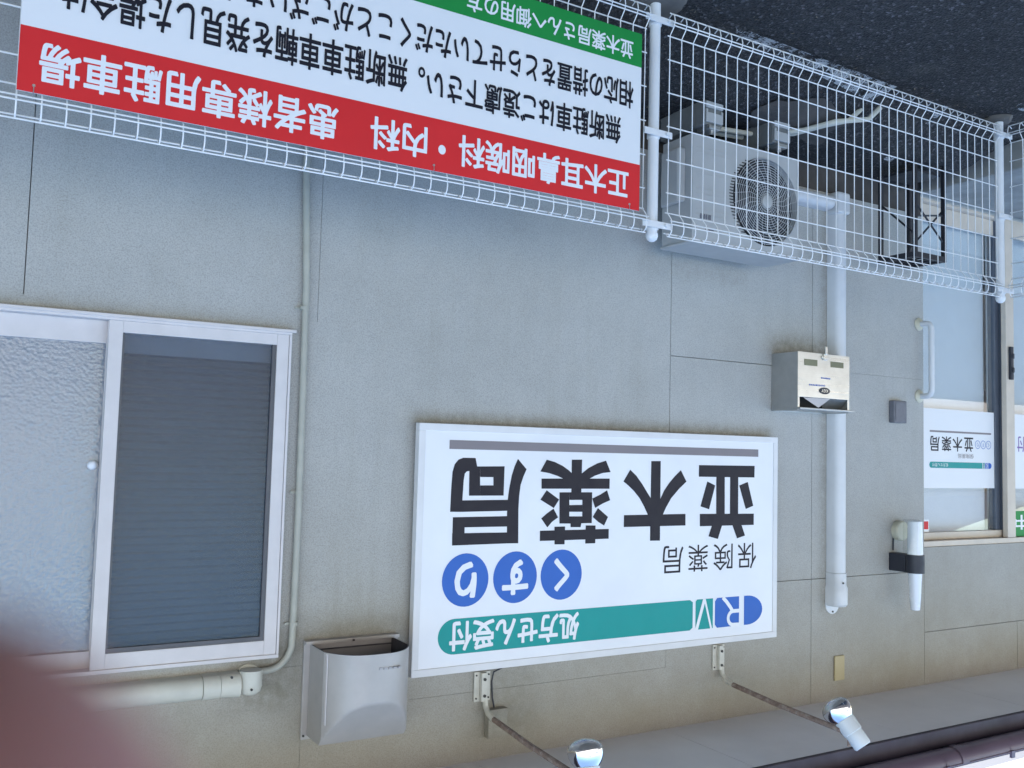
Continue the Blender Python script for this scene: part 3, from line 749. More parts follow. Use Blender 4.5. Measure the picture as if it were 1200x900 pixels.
# shell profile: plan is bowed; side profile curves back towards the top
def shell(off, name, mat):
    nx_, nz_ = 40, 44; vs_ = []; fs_ = []
    xa, xb = -1.372 + off, -1.072 - off
    for j in range(nz_ + 1):
        v = j / nz_; z = .672 + (.972 - off - .672) * v
        dep = .235 - off
        for i in range(nx_ + 1):
            u_ = -1 + 2 * i / nx_
            bow = 1 - 0.42 * abs(u_) ** 3.2
            vs_.append(((xa + xb) / 2 + (xb - xa) / 2 * u_, WY - .016 - min(dep * bow, .118 - off + (.972 - z) * .82), z))
    for j in range(nz_):
        for i in range(nx_):
            a = j * (nx_ + 1) + i; fs_.append((a, a + 1, a + nx_ + 2, a + nx_ + 1))
    m = MB().add(vs_, fs_)
    # sides and top back to the plate
    for i in (0, nx_):
        col_ = [vs_[j * (nx_ + 1) + i] for j in range(nz_ + 1)]; bk_ = [(c[0], WY - .015, c[2]) for c in col_]
        m.add(col_ + bk_, [(j, j + 1, j + 2 + nz_, j + 1 + nz_) for j in range(nz_)])
    row = [vs_[nz_ * (nx_ + 1) + i] for i in range(nx_ + 1)]; bk_ = [(c[0], WY - .015, c[2]) for c in row]
    m.add(row + bk_, [(i, i + 1, i + 2 + nx_, i + 1 + nx_) for i in range(nx_)])
    return m.build(name, mat, vh, smooth=True)
shell(0, 'hood_shell', M['hood']); shell(.004, 'hood_lining', M['hood_in'])
# pressed arch near the top of the front
MB().box(-1.366, -1.078, WY - .030, WY - .016, .690, .692).build('inner_flap', M['hood_in'], vh)
MB().box(-1.0790, -1.0760, WY - .172, WY - .150, .676, .90).build('side_seam', M['alu'], vh)
s = MB()
for x, z in ((-1.22, .667), (-1.060, .972), (-1.384, .972)): s.lathe([(0, .004), (.004, .004)], (x, WY - .0145 - (.016 if z < .7 else 0), z), (0, -1, 0), 8)
s.build('screw', M['screw'], vh)
mk = MB()
for i, (dx, w_) in enumerate(((0, .010), (.016, .012), (.033, .011), (.049, .012), (.066, .010))): mk.box(-1.300 + dx, -1.300 + dx + w_, WY - .2535, WY - .240, .7165 - .0006 * i, .7225)
mk.build('embossed_mark', M['embossed'], vh)

# ------------------------------------------------------------------ conduit and ducts by the window
cd = thing('wall_conduit', 'thin grey-green conduit running down the wall beside the window', 'conduit', (-1.005, WY, -1.3))
pts = [(-.988, 3.066, -1.43), (-.990, 3.066, -.93), (-1.006, 3.066, -.55), (-1.010, 3.066, -.14), (-1.012, 3.066, .25), (-1.010, 3.066, .55)]
pts += [(-.93 - .080 * math.cos(a), 3.066, .655 + .090 * math.sin(a)) for a in [i * PI / 2 / 8 for i in range(1, 9)]] + [(-.875, 3.066, .748)]
MB().tube(pts, .0115, 12).build('tube', M['conduit'], cd, smooth=True)
for x, z in ((-1.002, -.46), (-1.012, .165), (-1.012, .60)):
    m = MB(); m.tube([(x, 3.066, z - .006), (x, 3.066, z + .006)], .014, 12); m.box(x, x + .028, 3.074, 3.078, z - .004, z + .004)
    m.lathe([(0, .004), (.003, .004)], (x + .026, 3.074, z), (0, -1, 0), 8)
    m.build('saddle_clip', M['conduit'], cd)
hd_ = thing('horizontal_duct', 'cream pipe duct running level above the window with a rounded end fitting', 'duct', (-.4, WY, .77))
def dprof(x, cz_, hw, dep):   # D-shaped section in y,z at x
    n_ = 12; return [(x, WY - .001, cz_ - hw), ] + [(x, WY - dep + .02 - .02 * math.sin(a) if False else WY - .001 - dep * (math.sin(a)) ** .45, cz_ - hw * math.cos(a)) for a in [PI * i / n_ for i in range(1, n_)]] + [(x, WY - .001, cz_ + hw)]
def loft(secs, mb):
    k = len(secs[0]); vs_ = [v for s_ in secs for v in s_]
    fs_ = [(j * k + i, j * k + (i + 1) % k, (j + 1) * k + (i + 1) % k, (j + 1) * k + i) for j in range(len(secs) - 1) for i in range(k)]
    fs_ += [tuple(range(k)), tuple((len(secs) - 1) * k + i for i in range(k - 1, -1, -1))]
    return mb.add(vs_, fs_)
loft([dprof(-.716, .775, .036, .062), dprof(2.4, .775, .036, .062)], MB()).build('duct_cover', M['duct_old'], hd_, smooth=True)
loft([dprof(-.770, .775, .038, .066), dprof(-.7175, .775, .038, .066)], MB()).build('duct_joint', M['duct_old'], hd_, smooth=True)
el = loft([dprof(-.832, .775, .040, .072), dprof(-.7715, .775, .0365, .064)], MB())
el.build('end_fitting', M['duct_old'], hd_, smooth=True)
MB().lathe([(0, .047), (.006, .047)], (-.868, WY - .001, .768), (0, -1, 0), 28).build('wall_flange', M['duct_old'], hd_)
MB().lathe([(0, .030), (.001, .036), (.052, .037), (.068, .032), (.078, .018), (.081, .001)], (-.868, WY - .042, .730), (0, 0, 1), 28).build('round_cap', M['duct_old'], hd_, smooth=True)
s = MB()
for x, z in ((-.862, .785), (-.800, .742)): s.lathe([(0, .004), (.005, .004)], (x, WY - (.078 if x < -.85 else .070), z), (0, -1, 0), 8)
s.build('screw', M['screw'], hd_)
# vertical line-set duct
vd = thing('vertical_duct', 'white air-conditioner pipe duct climbing the wall behind the steel letter box', 'duct', (-3.68, WY, -1.26))
def vprof(z, cx, hw, dep, n_=12):
    return [(cx - hw, WY - .001, z)] + [(cx - hw * math.cos(a), WY - .001 - dep * (math.sin(a)) ** .42, z) for a in [PI * i / n_ for i in range(1, n_)]] + [(cx + hw, WY - .001, z)]
CX = -3.662
loft([vprof(-1.20, CX, .038, .070), vprof(.548, CX, .038, .070)], MB()).build('duct_cover', M['duct'], vd, smooth=True)
loft([vprof(.549, CX, .0405, .074), vprof(.605, CX, .0405, .074), vprof(.62, CX, .045, .080), vprof(.695, CX, .045, .080), vprof(.705, CX, .042, .070)], MB()).build('end_cap', M['duct'], vd, smooth=True)
MB().lathe([(0, .047), (.006, .047)], (CX, WY - .001, .700), (0, -1, 0), 24).build('wall_flange', M['duct'], vd)
s = MB().lathe([(0, .0045), (.004, .0045)], (CX + .01, WY - .076, .592), (0, -1, 0), 8); s.lathe([(0, .0045), (.004, .0045)], (CX, WY - .007, .736), (0, -1, 0), 8); s.build('screw', M['screw'], vd)
eb = MB().box(CX - .041, CX + .050, WY - .078, WY - .001, -1.292, -1.185)
eb.build('elbow', M['duct'], vd, bevel=.012)
loft([dprof(-3.605, -1.240, .036, .066), dprof(-2.9, -1.240, .036, .066)], MB()).build('duct_cover', M['duct'], vd, smooth=True)

# ------------------------------------------------------------------ steel letter box
lb = thing('letter_box', 'brushed stainless letter box with a hasp below and a slot along its top', 'letter box', (-3.42, 3.0, -.47))
LX0, LX1, LY0, LY1, LZ0, LZ1 = -3.592, -3.248, 2.92, WY - .002, -.474, -.208
b = MB()
b.box(LX0, LX0 + .003, LY0 + .004, LY1, LZ0, LZ1); b.box(LX1 - .003, LX1, LY0 + .004, LY1, LZ0, LZ1)
b.box(LX0 + .003, LX1 - .003, LY0 + .004, LY1, LZ0, LZ0 + .003); b.box(LX0 + .003, LX1 - .003, LY1 - .003, LY1, LZ0 + .003, LZ1)
b.build('box_body', M['steel_dark'], lb)
d_ = MB().box(LX0 - .001, LX1 + .001, LY0, LY0 + .003, LZ0 - .001, -.2695); d_.box(LX0 - .001, LX0 + .013, LY0, LY0 + .003, -.2695, -.222); d_.box(LX1 - .011, LX1 + .001, LY0, LY0 + .003, -.2695, -.222)
d_.build('front_door', M['steel'], lb, bevel=.001)
MB().box(LX0 - .014, LX1 + .006, LY0 - .020, LY1 - .004, -.2215, -.2185 + .006).build('top_flap', M['steel_dark'], lb, bevel=.002)
MB().box(LX0 + .004, LX1 - .004, LY0 + .07, LY0 + .072, LZ0 + .01, -.223).build('dark_inside', M['ac_dark'], lb)
MB().add([(-3.282, LY0 - .001, -.267), (-3.459, LY0 - .001, -.269), (-3.368, LY0 - .012, -.2235)], [(0, 1, 2)]).build('folded_paper', M['alu'], lb)
MB().add([(LX0 + .005, LY0 + .008, -.268), (LX0 + .16, LY0 + .012, -.268), (LX0 + .13, LY0 + .05, -.226), (LX0 + .005, LY0 + .05, -.226)], [(0, 1, 2, 3)]).build('inner_flap', M['steel_dark'], lb)
MB().box(-3.373, -3.287, LY0 - .0012, LY0 - .0002, -.443, -.414).build('inspection_slot', M['lens_slot'], lb)
MB().box(-3.550, -3.462, LY0 - .0012, LY0 - .0002, -.443, -.416).build('inspection_slot', M['lens_slot'], lb)
hs = MB().box(-3.432, -3.410, LY0 - .010, LY0 - .001, -.475, -.445); hs.box(-3.427, -3.413, LY0 - .014, LY0 - .006, -.508, -.470); hs.box(-3.446, -3.398, LY0 - .006, LY0 - .0012, -.464, -.452)
hs.build('hasp', M['steel'], lb, bevel=.002)
MB().flat(ellipse(-3.421, -.304, .037, .0155), LY0 - .0012).build('badge', M['blackp'], lb)
lettering('KGY', -3.443, -3.399, -.311, -.297, LY0 - .0018, M['steel'], lb, .02, name='badge_lettering')
sm = MB()
for x0, x1, z in ((-3.459, -3.394, -.362), (-3.424, -3.319, -.327)):
    x = x0
    while x < x1 - .006:
        w_ = random.uniform(.004, .009); sm.flat([(x, z - .0035), (x + w_, z - .0035 + random.uniform(-.001, .002)), (x + w_ * .8, z + .0035), (x, z + .0025)], LY0 - .0012); x += w_ + .0035
sm.build('blue_handwriting', M['blue'], lb)

# ------------------------------------------------------------------ small fittings on the wall
gb = thing('key_box', 'small dark grey box on the wall left of the letter box, below a white grab bar end', 'box', (-4.14, WY, -.30))
gb['label'] = 'small dark grey box on the wall between the pipe duct and the grab bar'
MB().box(-4.188, -4.088, WY - .034, WY - .001, -.298, -.184).build('case', M['greybox'], gb, bevel=.005)
MB().box(-4.180, -4.096, WY - .037, WY - .0345, -.288, -.194).build('cover', M['greybox'], gb, bevel=.001)
ra = thing('grab_bar', 'short white grab bar with two cream end plates beside the glass door', 'handrail', (-4.34, WY, -.72))
for z in (-.712, -.332):
    MB().lathe([(0, .034), (.004, .034), (.010, .026), (.016, .016)], (-4.332, WY - .001, z), (0, -1, 0), 24).build('end_plate', M['cream'], ra, smooth=True)
q = [(-4.332, WY - .012, -.712)] + [(-4.332, WY - .045 - .03 * math.sin(a), -.682 - .03 * math.cos(a)) for a in [i * PI / 2 / 6 for i in range(7)]]
q += [(-4.332, WY - .075, -.362)] + [(-4.332, WY - .045 - .03 * math.cos(a), -.362 + .03 * math.sin(a)) for a in [i * PI / 2 / 6 for i in range(1, 7)]] + [(-4.332, WY - .012, -.332)]
MB().tube(q, .0145, 14).build('bar', M['duct'], ra, smooth=True)
pb = tag(MB().box(-3.746, -3.678, WY - .010, WY - .001, .948, 1.064).build('blank_plate', M['beigeplate'], bevel=.003), 'small beige cover plate near the soffit, right of the pipe duct cap', 'cover plate')
pb['label'] = 'small beige blank cover plate on the wall close under the soffit'
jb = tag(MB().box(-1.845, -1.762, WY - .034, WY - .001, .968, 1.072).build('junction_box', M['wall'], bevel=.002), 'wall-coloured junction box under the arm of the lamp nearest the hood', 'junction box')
jb['label'] = 'wall-coloured junction box behind the arm of the lamp nearer the vent hood'
cb = thing('loose_cable', 'thin dark cable from the sign edge to the junction box', 'cable', (-1.80, WY, .83))
MB().tube([(-1.83, 3.070, .822), (-1.79, 3.068, .835), (-1.785, 3.072, .87), (-1.79, 3.073, .93), (-1.800, 3.072, .975)], .0028, 6).build('cable', M['blackp'], cb, smooth=True)
dc = thing('round_wall_cover', 'round grey-white cover disc on the wall next to the tubular lamp', 'cover', (-4.14, WY, .355))
MB().lathe([(0, .050), (.028, .050), (.034, .044), (.036, .001)], (-4.155, WY - .001, .362), (0, -1, 0), 28).build('disc', M['cream'], dc, smooth=True)
MB().tube([(-4.115, WY - .006, .40), (-4.113, WY - .006, .46)], .004, 6).build('cord', M['blackp'], dc)
tl = thing('tubular_lamp', 'white tapering tubular wall lamp held by a black band', 'lamp', (-4.11, 2.98, .30))
MB().box(-4.150, -4.085, 2.985, WY - .001, .470, .558).build('bracket', M['blackp'], tl, bevel=.003)
MB().lathe([(0, .044), (.088, .044)], (-4.112, 2.948, .469), (0, 0, 1), 28).build('band', M['blackp'], tl, smooth=True)
MB().lathe([(0, .030), (.003, .034), (.165, .037), (.166, .037)], (-4.112, 2.948, .302), (0, 0, 1), 28).build('lower_tube', M['tubewhite'], tl, smooth=True)
MB().lathe([(0, .032), (.13, .026), (.178, .022), (.182, .015)], (-4.112, 2.948, .558), (0, 0, 1), 28).build('upper_tube', M['tubewhite'], tl, smooth=True)
MB().lathe([(0, .039), (.002, .0405), (.17, .0405)], (-4.100, 2.958, .296), (0, 0, 1), 24).build('clear_sleeve', M['tubeclear'], tl, smooth=True)

# posters on the glass
ps = thing('door_poster', 'white pharmacy poster with a teal bar on the glass door', 'poster', (-4.8, 3.14, -.28))
PY = DY - .0035
MB().box(-5.130, -4.449, PY - .001, PY, -.28, .150).build('sheet', M['board'], ps)
PY -= .0018
MB().flat([(-5.073, -.162), (-4.515, -.162), (-4.515, -.152), (-5.073, -.152)], PY).build('underline', M['greyink'], ps)
mb = MB()
for ch, a, b_ in (('並', -4.903, -4.820), ('木', -4.803, -4.716), ('薬', -4.703, -4.619), ('局', -4.601, -4.519)):
    lettering(ch, a, b_, -.131, -.051, PY, None, None, .012, mb=mb)
mb.build('lettering', M['darkink'], ps)
lettering('保険薬局', -4.907, -4.764, -.040, -.014, PY, M['greyink'], ps, .0)
for cx, ch in ((-5.047, 'く'), (-4.997, 'す'), (-4.945, 'り')):
    m = MB(); strip(ellipse(cx, -.0935, .0225, .0225, 24) + [(cx + .0225, -.0935)], .003, PY, m); lettering(ch, cx - .008, cx + .008, -.105, -.082, PY, None, None, .0, mb=m)
    m.build('ringed_lettering', M['blue'], ps)
pc, pr_ = .0245, .0165
MB().flat([(-4.988, pc - pr_)] + [(-4.527 + .017 * math.cos(a), pc + pr_ * math.sin(a)) for a in [-PI / 2 + PI * i / 10 for i in range(11)]] + [(-4.988, pc + pr_)], PY).build('teal_bar', M['teal'], ps)
lettering('処方せん受付', -4.674, -4.535, pc - .010, pc + .010, PY - .0006, M['white_ink'], ps, .0)
MB().flat([(-5.043, pc - pr_)] + [(-5.055 + .020 * math.cos(a), pc + pr_ * math.sin(a)) for a in [1.5 * PI - PI * i / 10 for i in range(11)]] + [(-5.043, pc + pr_)], PY).build('logo_cap', M['blue'], ps)
MB().flat([(-5.037, pc - pr_), (-5.014, pc - pr_), (-5.014, pc + pr_), (-5.037, pc + pr_)], PY).build('logo_block', M['blue'], ps)
MB().flat([(-5.010, pc - pr_), (-4.994, pc - pr_), (-4.994, pc + pr_), (-5.010, pc + pr_)], PY).build('logo_block', M['teal'], ps)
m = MB(); strip([(-5.022, pc + .016), (-5.030, pc), (-5.020, pc - .016)], .004, PY - .0006, m); strip([(-5.008, pc + .016), (-5.002, pc - .015), (-4.996, pc + .016)], .003, PY - .0006, m)
m.build('logo_lettering', M['white_ink'], ps)
P2 = DY - .0425
p2 = thing('second_door_poster', 'white poster with violet print on the far door leaf, cut by the picture edge', 'poster', (-5.6, 3.1, -.28))
MB().box(-5.90, -5.220, P2 - .001, P2, -.277, .150).build('sheet', M['board'], p2)
lettering('処方せん受付', -5.80, -5.262, -.15, -.06, P2 - .0018, M['purpleink'], p2, .01)
p3 = thing('green_door_notice', 'green notice with white characters high on the far door leaf', 'poster', (-5.6, 3.1, .28))
MB().box(-5.8, -5.220, P2 - .001, P2, .278, .422).build('sheet', M['green'], p3)
lettering('営業中', -5.70, -5.228, .30, .385, P2 - .0018, M['white_ink'], p3, .02)
rs = thing('red_sticker', 'small square red sticker in the top corner of the glass door', 'sticker', (-4.48, 3.14, .32))
MB().flat([(-4.505, .318), (-4.449, .318), (-4.449, .384), (-4.505, .384)], DY - .004).build('backing', M['white_ink'], rs)
MB().flat([(-4.500, .327), (-4.452, .327), (-4.452, .369), (-4.500, .369)], DY - .0048).build('print', M['red'], rs)

# ------------------------------------------------------------------ air conditioner
ac = thing('air_conditioner', 'ivory outdoor air-conditioner unit with round fan grille behind the fence', 'air conditioner', (-2.8, 2.9, -1.3))
AX0, AX1, AY0, AY1, AZ0, AZ1 = -3.105, -2.500, 2.80, 2.985, -1.297, -.862
cxf, czf, rf_ = -2.912, -1.078, .190
# casing with a round hole in the front
mb = MB(); N = 48
ring = [(cxf + rf_ * math.cos(2 * PI * i / N), czf + rf_ * math.sin(2 * PI * i / N)) for i in range(N)]
def to_rect(x, z):
    dx, dz = x - cxf, z - czf; k = 1e9
    if dx > 1e-9: k = min(k, (AX1 - cxf) / dx)
    if dx < -1e-9: k = min(k, (AX0 - cxf) / dx)
    if dz > 1e-9: k = min(k, (AZ1 - czf) / dz)
    if dz < -1e-9: k = min(k, (AZ0 - czf) / dz)
    return (cxf + dx * k, czf + dz * k)
angs = sorted([2 * PI * i / N for i in range(N)] + [math.atan2(z - czf, x - cxf) % (2 * PI) for x in (AX0, AX1) for z in (AZ0, AZ1)])
ring = [(cxf + rf_ * math.cos(a), czf + rf_ * math.sin(a)) for a in angs]; N = len(ring)
rect = [to_rect(*q_) for q_ in ring]
mb.add([(x, AY0, z) for x, z in ring] + [(x, AY0, z) for x, z in rect] + [(x, AY0 + .05, z) for x, z in ring] + [(x, AY1, z) for x, z in rect],
       [(i, (i + 1) % N, N + (i + 1) % N, N + i) for i in range(N)] + [(i, (i + 1) % N, 2 * N + (i + 1) % N, 2 * N + i) for i in range(N)] +
       [(N + i, N + (i + 1) % N, 3 * N + (i + 1) % N, 3 * N + i) for i in range(N)] + [tuple(3 * N + i for i in range(N))])
mb.build('casing', M['ac'], ac)
MB().box(AX0 - .006, AX1 + .006, AY0 - .008, AY1 + .006, AZ1 + .0005, AZ1 + .014).build('top_cover', M['ac'], ac, bevel=.006)
MB().lathe([(0, rf_ + .001), (.002, rf_ + .001)], (cxf, AY0 + .030, czf), (0, 1, 0), 48).build('fan_recess', M['ac_dark'], ac)
fb = MB()
for k in range(3):
    a0 = 2 * PI * k / 3; vs_ = []; 
    for i in range(7):
        t_ = i / 6; a = a0 + t_ * 1.35
        for r in (.05, .165): vs_.append((cxf + r * math.cos(a), AY0 + .026 - .012 * t_, czf + r * math.sin(a)))
    fb.add(vs_, [(2 * i, 2 * i + 1, 2 * i + 3, 2 * i + 2) for i in range(6)])
fb.build('fan_blade', M['blackp'], ac)
gr = MB()
def ring_tube(r, th, yy):
    n_ = 44; gr.tube([(cxf + r * math.cos(2 * PI * i / n_), yy, czf + r * math.sin(2 * PI * i / n_)) for i in range(n_ + 1)], th, 4, caps=False)
for k in range(15): ring_tube(.034 + .0107 * k, .0016, AY0 - .008 + .0000 * k)
for k in range(28):
    a = 2 * PI * k / 28 + .05; c, s_ = math.cos(a), math.sin(a); c2, s2 = math.cos(a + .35), math.sin(a + .35)
    gr.tube([(cxf + .03 * c, AY0 - .006, czf + .03 * s_), (cxf + .10 * math.cos(a + .12), AY0 - .006, czf + .10 * math.sin(a + .12)), (cxf + .188 * c2, AY0 - .004, czf + .188 * s2)], .0015, 4)
tag(gr.build('fan_grille', M['ac'], ac), None, kind='stuff')
MB().lathe([(0, .029), (.006, .029), (.009, .024)], (cxf, AY0 - .004, czf), (0, -1, 0), 28).build('grille_hub', M['ac'], ac, smooth=True)
# side mesh bars of the round opening seen at its near edge
sv = MB()
for k in range(26):
    z = czf - .16 + k * .0128; dx = math.sqrt(max(0, rf_ ** 2 - (z - czf) ** 2)); sv.box(cxf + dx - .002, cxf + dx + .022, AY0 - .003, AY0 - .001, z, z + .004)
tag(sv.build('side_louvre', M['ac_dark'], ac), None, kind='stuff')
rb = MB()
for z in (-1.245, -1.225, -1.16, -1.14, -1.075, -1.055, -.99, -.97): rb.box(-2.70, -2.52, AY0 - .002, AY0 - .0002, z, z + .003)
rb.build('pressed_rib', M['ac'], ac)
mk = MB()
for x0, x1 in ((-2.600, -2.585), (-2.580, -2.572), (-2.568, -2.560), (-2.556, -2.541)): mk.box(x0, x1, AY0 - .0022, AY0 - .0003, -.972, -.952)
for x0, x1 in ((-2.615, -2.588), (-2.580, -2.571)): mk.box(x0, x1, AY0 - .0022, AY0 - .0003, -.913, -.905)
mk.build('badge', M['greybox'], ac)
vc = MB().prism_z([(AX1 + .0005, 2.84), (AX1 + .03, 2.86), (AX1 + .03, 2.96), (AX1 + .0005, 2.99)], -1.25, -1.02); vc.build('valve_cover', M['ac'], ac, bevel=.008)
for x in (-2.585, -2.975):
    f = thing('mounting_block', 'x', 'mounting block', (x, 2.9, -1.43), 'blocks under the air conditioner')
    f['label'] = 'grey plastic mounting block under the ' + ('near' if x > -2.8 else 'far') + ' end of the air-conditioner unit'
    MB().box(x - .05, x + .05, 2.775, 3.05, -1.437, -1.335).build('block', M['concrete_block'], f, bevel=.004)
    c = MB().box(x - .046, x + .046, 2.766, 2.774, -1.430, -1.405); c.box(x - .046, x + .046, 2.766, 2.774, -1.385, -1.345); c.box(x - .046, x - .036, 2.766, 2.774, -1.398, -1.385); c.box(x + .036, x + .046, 2.766, 2.774, -1.398, -1.385)
    c  .build('end_cover', M['ac'], f, bevel=.002)
    MB().box(x - .03, x + .03, 2.765, 2.84, -1.334, -1.318).build('foot_plate', M['steel_dark'], f, bevel=.002)
    MB().lathe([(0, .009), (.014, .009)], (x, 2.785, -1.318), (0, 0, 1), 6).build('bolt', M['steel_dark'], f)
for i, dy in enumerate((0, .055)):
    h_ = thing('refrigerant_hose', ('front' if i == 0 else 'rear') + ' one of two pale insulated hoses snaking over the asphalt by the air conditioner', 'hose', (-3.1, 2.8, -1.43), 'insulated hoses on the ground')
    pts = [(-2.62, 3.03, -1.40), (-2.75, 3.0 - dy, -1.41), (-2.95, 2.95 - dy, -1.405), (-3.08, 2.80 - dy, -1.41), (-3.14, 2.68 - dy, -1.425), (-3.22 - dy, 2.62 - dy, -1.445), (-3.27 - dy, 2.60 - dy, -1.50)]
    fine = []
    for a, b_ in zip(pts[:-1], pts[1:]): fine += [tuple(Vector(a).lerp(Vector(b_), t_ / 3)) for t_ in range(3)]
    MB().tube(fine + [pts[-1]], .011, 8).build('hose', M['hose'], h_, smooth=True)

# ------------------------------------------------------------------ black metal stand
st = thing('metal_stand', 'small black metal stand with cross braces and a lattice top by the entrance', 'stand', (-3.98, 2.86, -1.43))
SX0, SX1, SYa, SYb, SZt = -4.085, -3.865, 2.765, 2.955, -.960
for x in (SX0, SX1):
    for y in (SYa, SYb):
        MB().box(x - .009, x + .009, y - .009, y + .009, -1.44, SZt).build('leg', M['blackm'], st)
fr = MB()
for y in (SYa, SYb): fr.box(SX0 + .0095, SX1 - .0095, y - .009, y + .009, SZt - .026, SZt - .001)
for x in (SX0, SX1): fr.box(x - .009, x + .009, SYa + .0095, SYb - .0095, SZt - .026, SZt - .001)
fr.build('top_frame', M['blackm'], st)
lt = MB()
for k in range(1, 5):
    x = SX0 + (SX1 - SX0) * k / 5; lt.box(x - .004, x + .004, SYa + .01, SYb - .01, SZt - .012, SZt - .006)
for k in range(1, 4):
    y = SYa + (SYb - SYa) * k / 4; lt.box(SX0 + .01, SX1 - .01, y - .004, y + .004, SZt - .018, SZt - .0125)
lt.build('lattice', M['blackm'], st)
for a, b_ in (((SX1 - .01, SYa, -1.22), (SX0 + .01, SYa, -1.06)), ((SX0 + .01, SYa, -1.19), (SX1 - .01, SYa, -1.16)), ((SX1, SYb - .01, -1.24), (SX1, SYa + .01, -1.08)), ((SX0, SYa, -1.22), (SX0, SYb, -1.06))):
    MB().tube([a, b_], .005, 6).build('brace', M['blackm'], st)
MB().box(SX0 + .01, SX1 - .01, SYa + .01, SYb - .01, -1.395, -1.385).build('shelf', M['blackm'], st)

# ------------------------------------------------------------------ fence
fe = thing('mesh_fence', 'white welded wire mesh fence with folded triangular edges and round posts', 'fence', (-2.0, 2.41, G))
FYY = 2.41
def make_post(x, y, clamps=True):
    o = MB().tube([(x, y, G - .05), (x, y, -.738)], .0185, 18).build('post', M['post'], fe, smooth=True)
    MB().lathe([(0, .0205), (.010, .0208), (.020, .017), (.027, .009), (.029, .001)], (x, y, -.7385), (0, 0, 1), 20).build('post_cap', M['post'], o, smooth=True)
    return o
p1 = make_post(-1.987, 2.425); p2_ = make_post(-3.993, 2.425); p3_ = make_post(.03, 2.425); p4_ = make_post(-3.993, .40)
def clamp(parent, x, y, z, w=.060, along='x'):
    m = MB().tube([(x, y, z - .013), (x, y, z + .013)], .0225, 18)
    if along == 'x': m.box(x - w, x + w, y - .027, y - .0225, z - .011, z + .011)
    else: m.box(x - .027, x - .0225, y - w, y + .02, z - .011, z + .011)
    m.lathe([(0, .006), (.01, .006)], (x - .035, y - .027, z) if along == 'x' else (x, y - .03, z), (0, -1, 0), 8)
    return m.build('clamp', M['post'], parent, smooth=False)
for z in (-.765, -1.08, -1.475): clamp(p1, -1.987, 2.425, z); 
for z in (-.765, -1.475): clamp(p3_, .03, 2.425, z)
for z in (-.765, -1.475): clamp(p2_, -3.993, 2.425, z, .06)
clamp(p2_, -3.993, 2.425, -1.10, .045)
wv = MB()   # one vertical wire at the origin, facing -y, both ends rolled towards the street
path = [(0, .006, -.744), (0, -.002, -.734), (0, -.012, -.735), (0, -.022, -.745), (0, -.025, -.762), (0, -.020, -.790), (0, 0, -.815), (0, 0, -1.435), (0, -.022, -1.462), (0, -.026, -1.480), (0, -.022, -1.500), (0, -.010, -1.509), (0, .006, -1.500)]
wv.tube(path, .0020, 6)
wire_me = wv.mesh('vertical_wire', M['wire'], True)
HZ = [(.009, .745), (-.025, .7815), (-.025, 1.462), (-.008, .7315), (-.0275, .770), (.003, .815), (0, .884), (0, .998), (0, 1.115), (0, 1.233), (0, 1.350), (.003, 1.435), (-.0275, 1.472), (-.008, 1.511)]
def panel(ax, ay, bx, by, n):
    d = Vector((bx - ax, by - ay, 0)); L = d.length; ang = math.atan2(d.y, d.x)
    hw = MB().tube([(0, 0, 0), (L, 0, 0)], .0023, 6).mesh('horizontal_wire', M['wire'], True)
    off = Matrix.Rotation(ang, 3, 'Z')
    for k in range(n + 1):
        o = bpy.data.objects.new('vertical_wire', wire_me); COL.objects.link(o); o.parent = fe
        q_ = Vector((ax, ay, 0)) + d * (0.004 + .992 * k / n)
        o.location = q_ + Vector((0, 0, H0)) - Vector(fe.location); o.rotation_euler = (0, 0, ang)
    for yy, zz in HZ:
        o = bpy.data.objects.new('horizontal_wire', hw); COL.objects.link(o); o.parent = fe
        q_ = Vector((ax, ay, -zz)) + off @ Vector((0, yy, 0))
        o.location = q_ + Vector((0, 0, H0)) - Vector(fe.location); o.rotation_euler = (0, 0, ang)
panel(-3.952, FYY, -2.033, FYY, 36)
panel(-1.940, FYY, -.02, FYY, 36)
panel(.07, FYY, 1.95, FYY, 36)
panel(-4.008, .45, -4.008, 2.385, 36)
for x, y, r in ((-1.99, 2.45, .12), (-3.993, 2.43, .06)):
    q_ = MB().lathe([(0, r), (.012, r * .97), (.02, r * .85), (.022, .02)], (x, y, G + .001), (0, 0, 1), 24)
    for i, v in enumerate(q_.v): q_.v[i] = (v[0] + random.uniform(-.006, .006), v[1] + random.uniform(-.006, .006), v[2])
    o = q_.build('footing', M['concrete_dark'], fe, smooth=True)

# notice board wired to the fence
nb = thing('parking_notice_board', 'wide red, white and green parking notice board fixed to the mesh fence', 'notice board', (-1.0, 2.37, -1.4))
NY = 2.372
BX0, BX1 = -1.888, -.080
def fx(x): return -.080 + (x + .080) * (BX1 - BX0) / 1.826
def sc_(x): return x * NY / 2.395
nY = NY / 2.395
bx0, bx1 = -1.906 * nY, -.080 * nY
MB().box(bx0, bx1, NY, NY + .003, -1.400 * nY, -.797 * nY).build('board', M['board'], nb)
a_ = NY - .0008; b2 = NY - .0016
MB().flat([(bx0, -.9525 * nY), (bx1, -.9525 * nY), (bx1, -.797 * nY), (bx0, -.797 * nY)], a_).build('red_band', M['red'], nb)
MB().flat([(bx0, -1.400 * nY), (bx1, -1.400 * nY), (bx1, -1.2845 * nY), (bx0, -1.2845 * nY)], a_).build('green_band', M['green'], nb)
def bt(s_, x0, x1, z0, z1, mat, off): return lettering(s_, x0 * nY, x1 * nY, z0 * nY, z1 * nY, b2, mat, nb, off)
bt('正木耳鼻咽喉科', -1.859, -1.228, -.922, -.826, M['white_ink'], .021)
bt('・', -1.186, -1.162, -.878, -.850, M['white_ink'], .02)
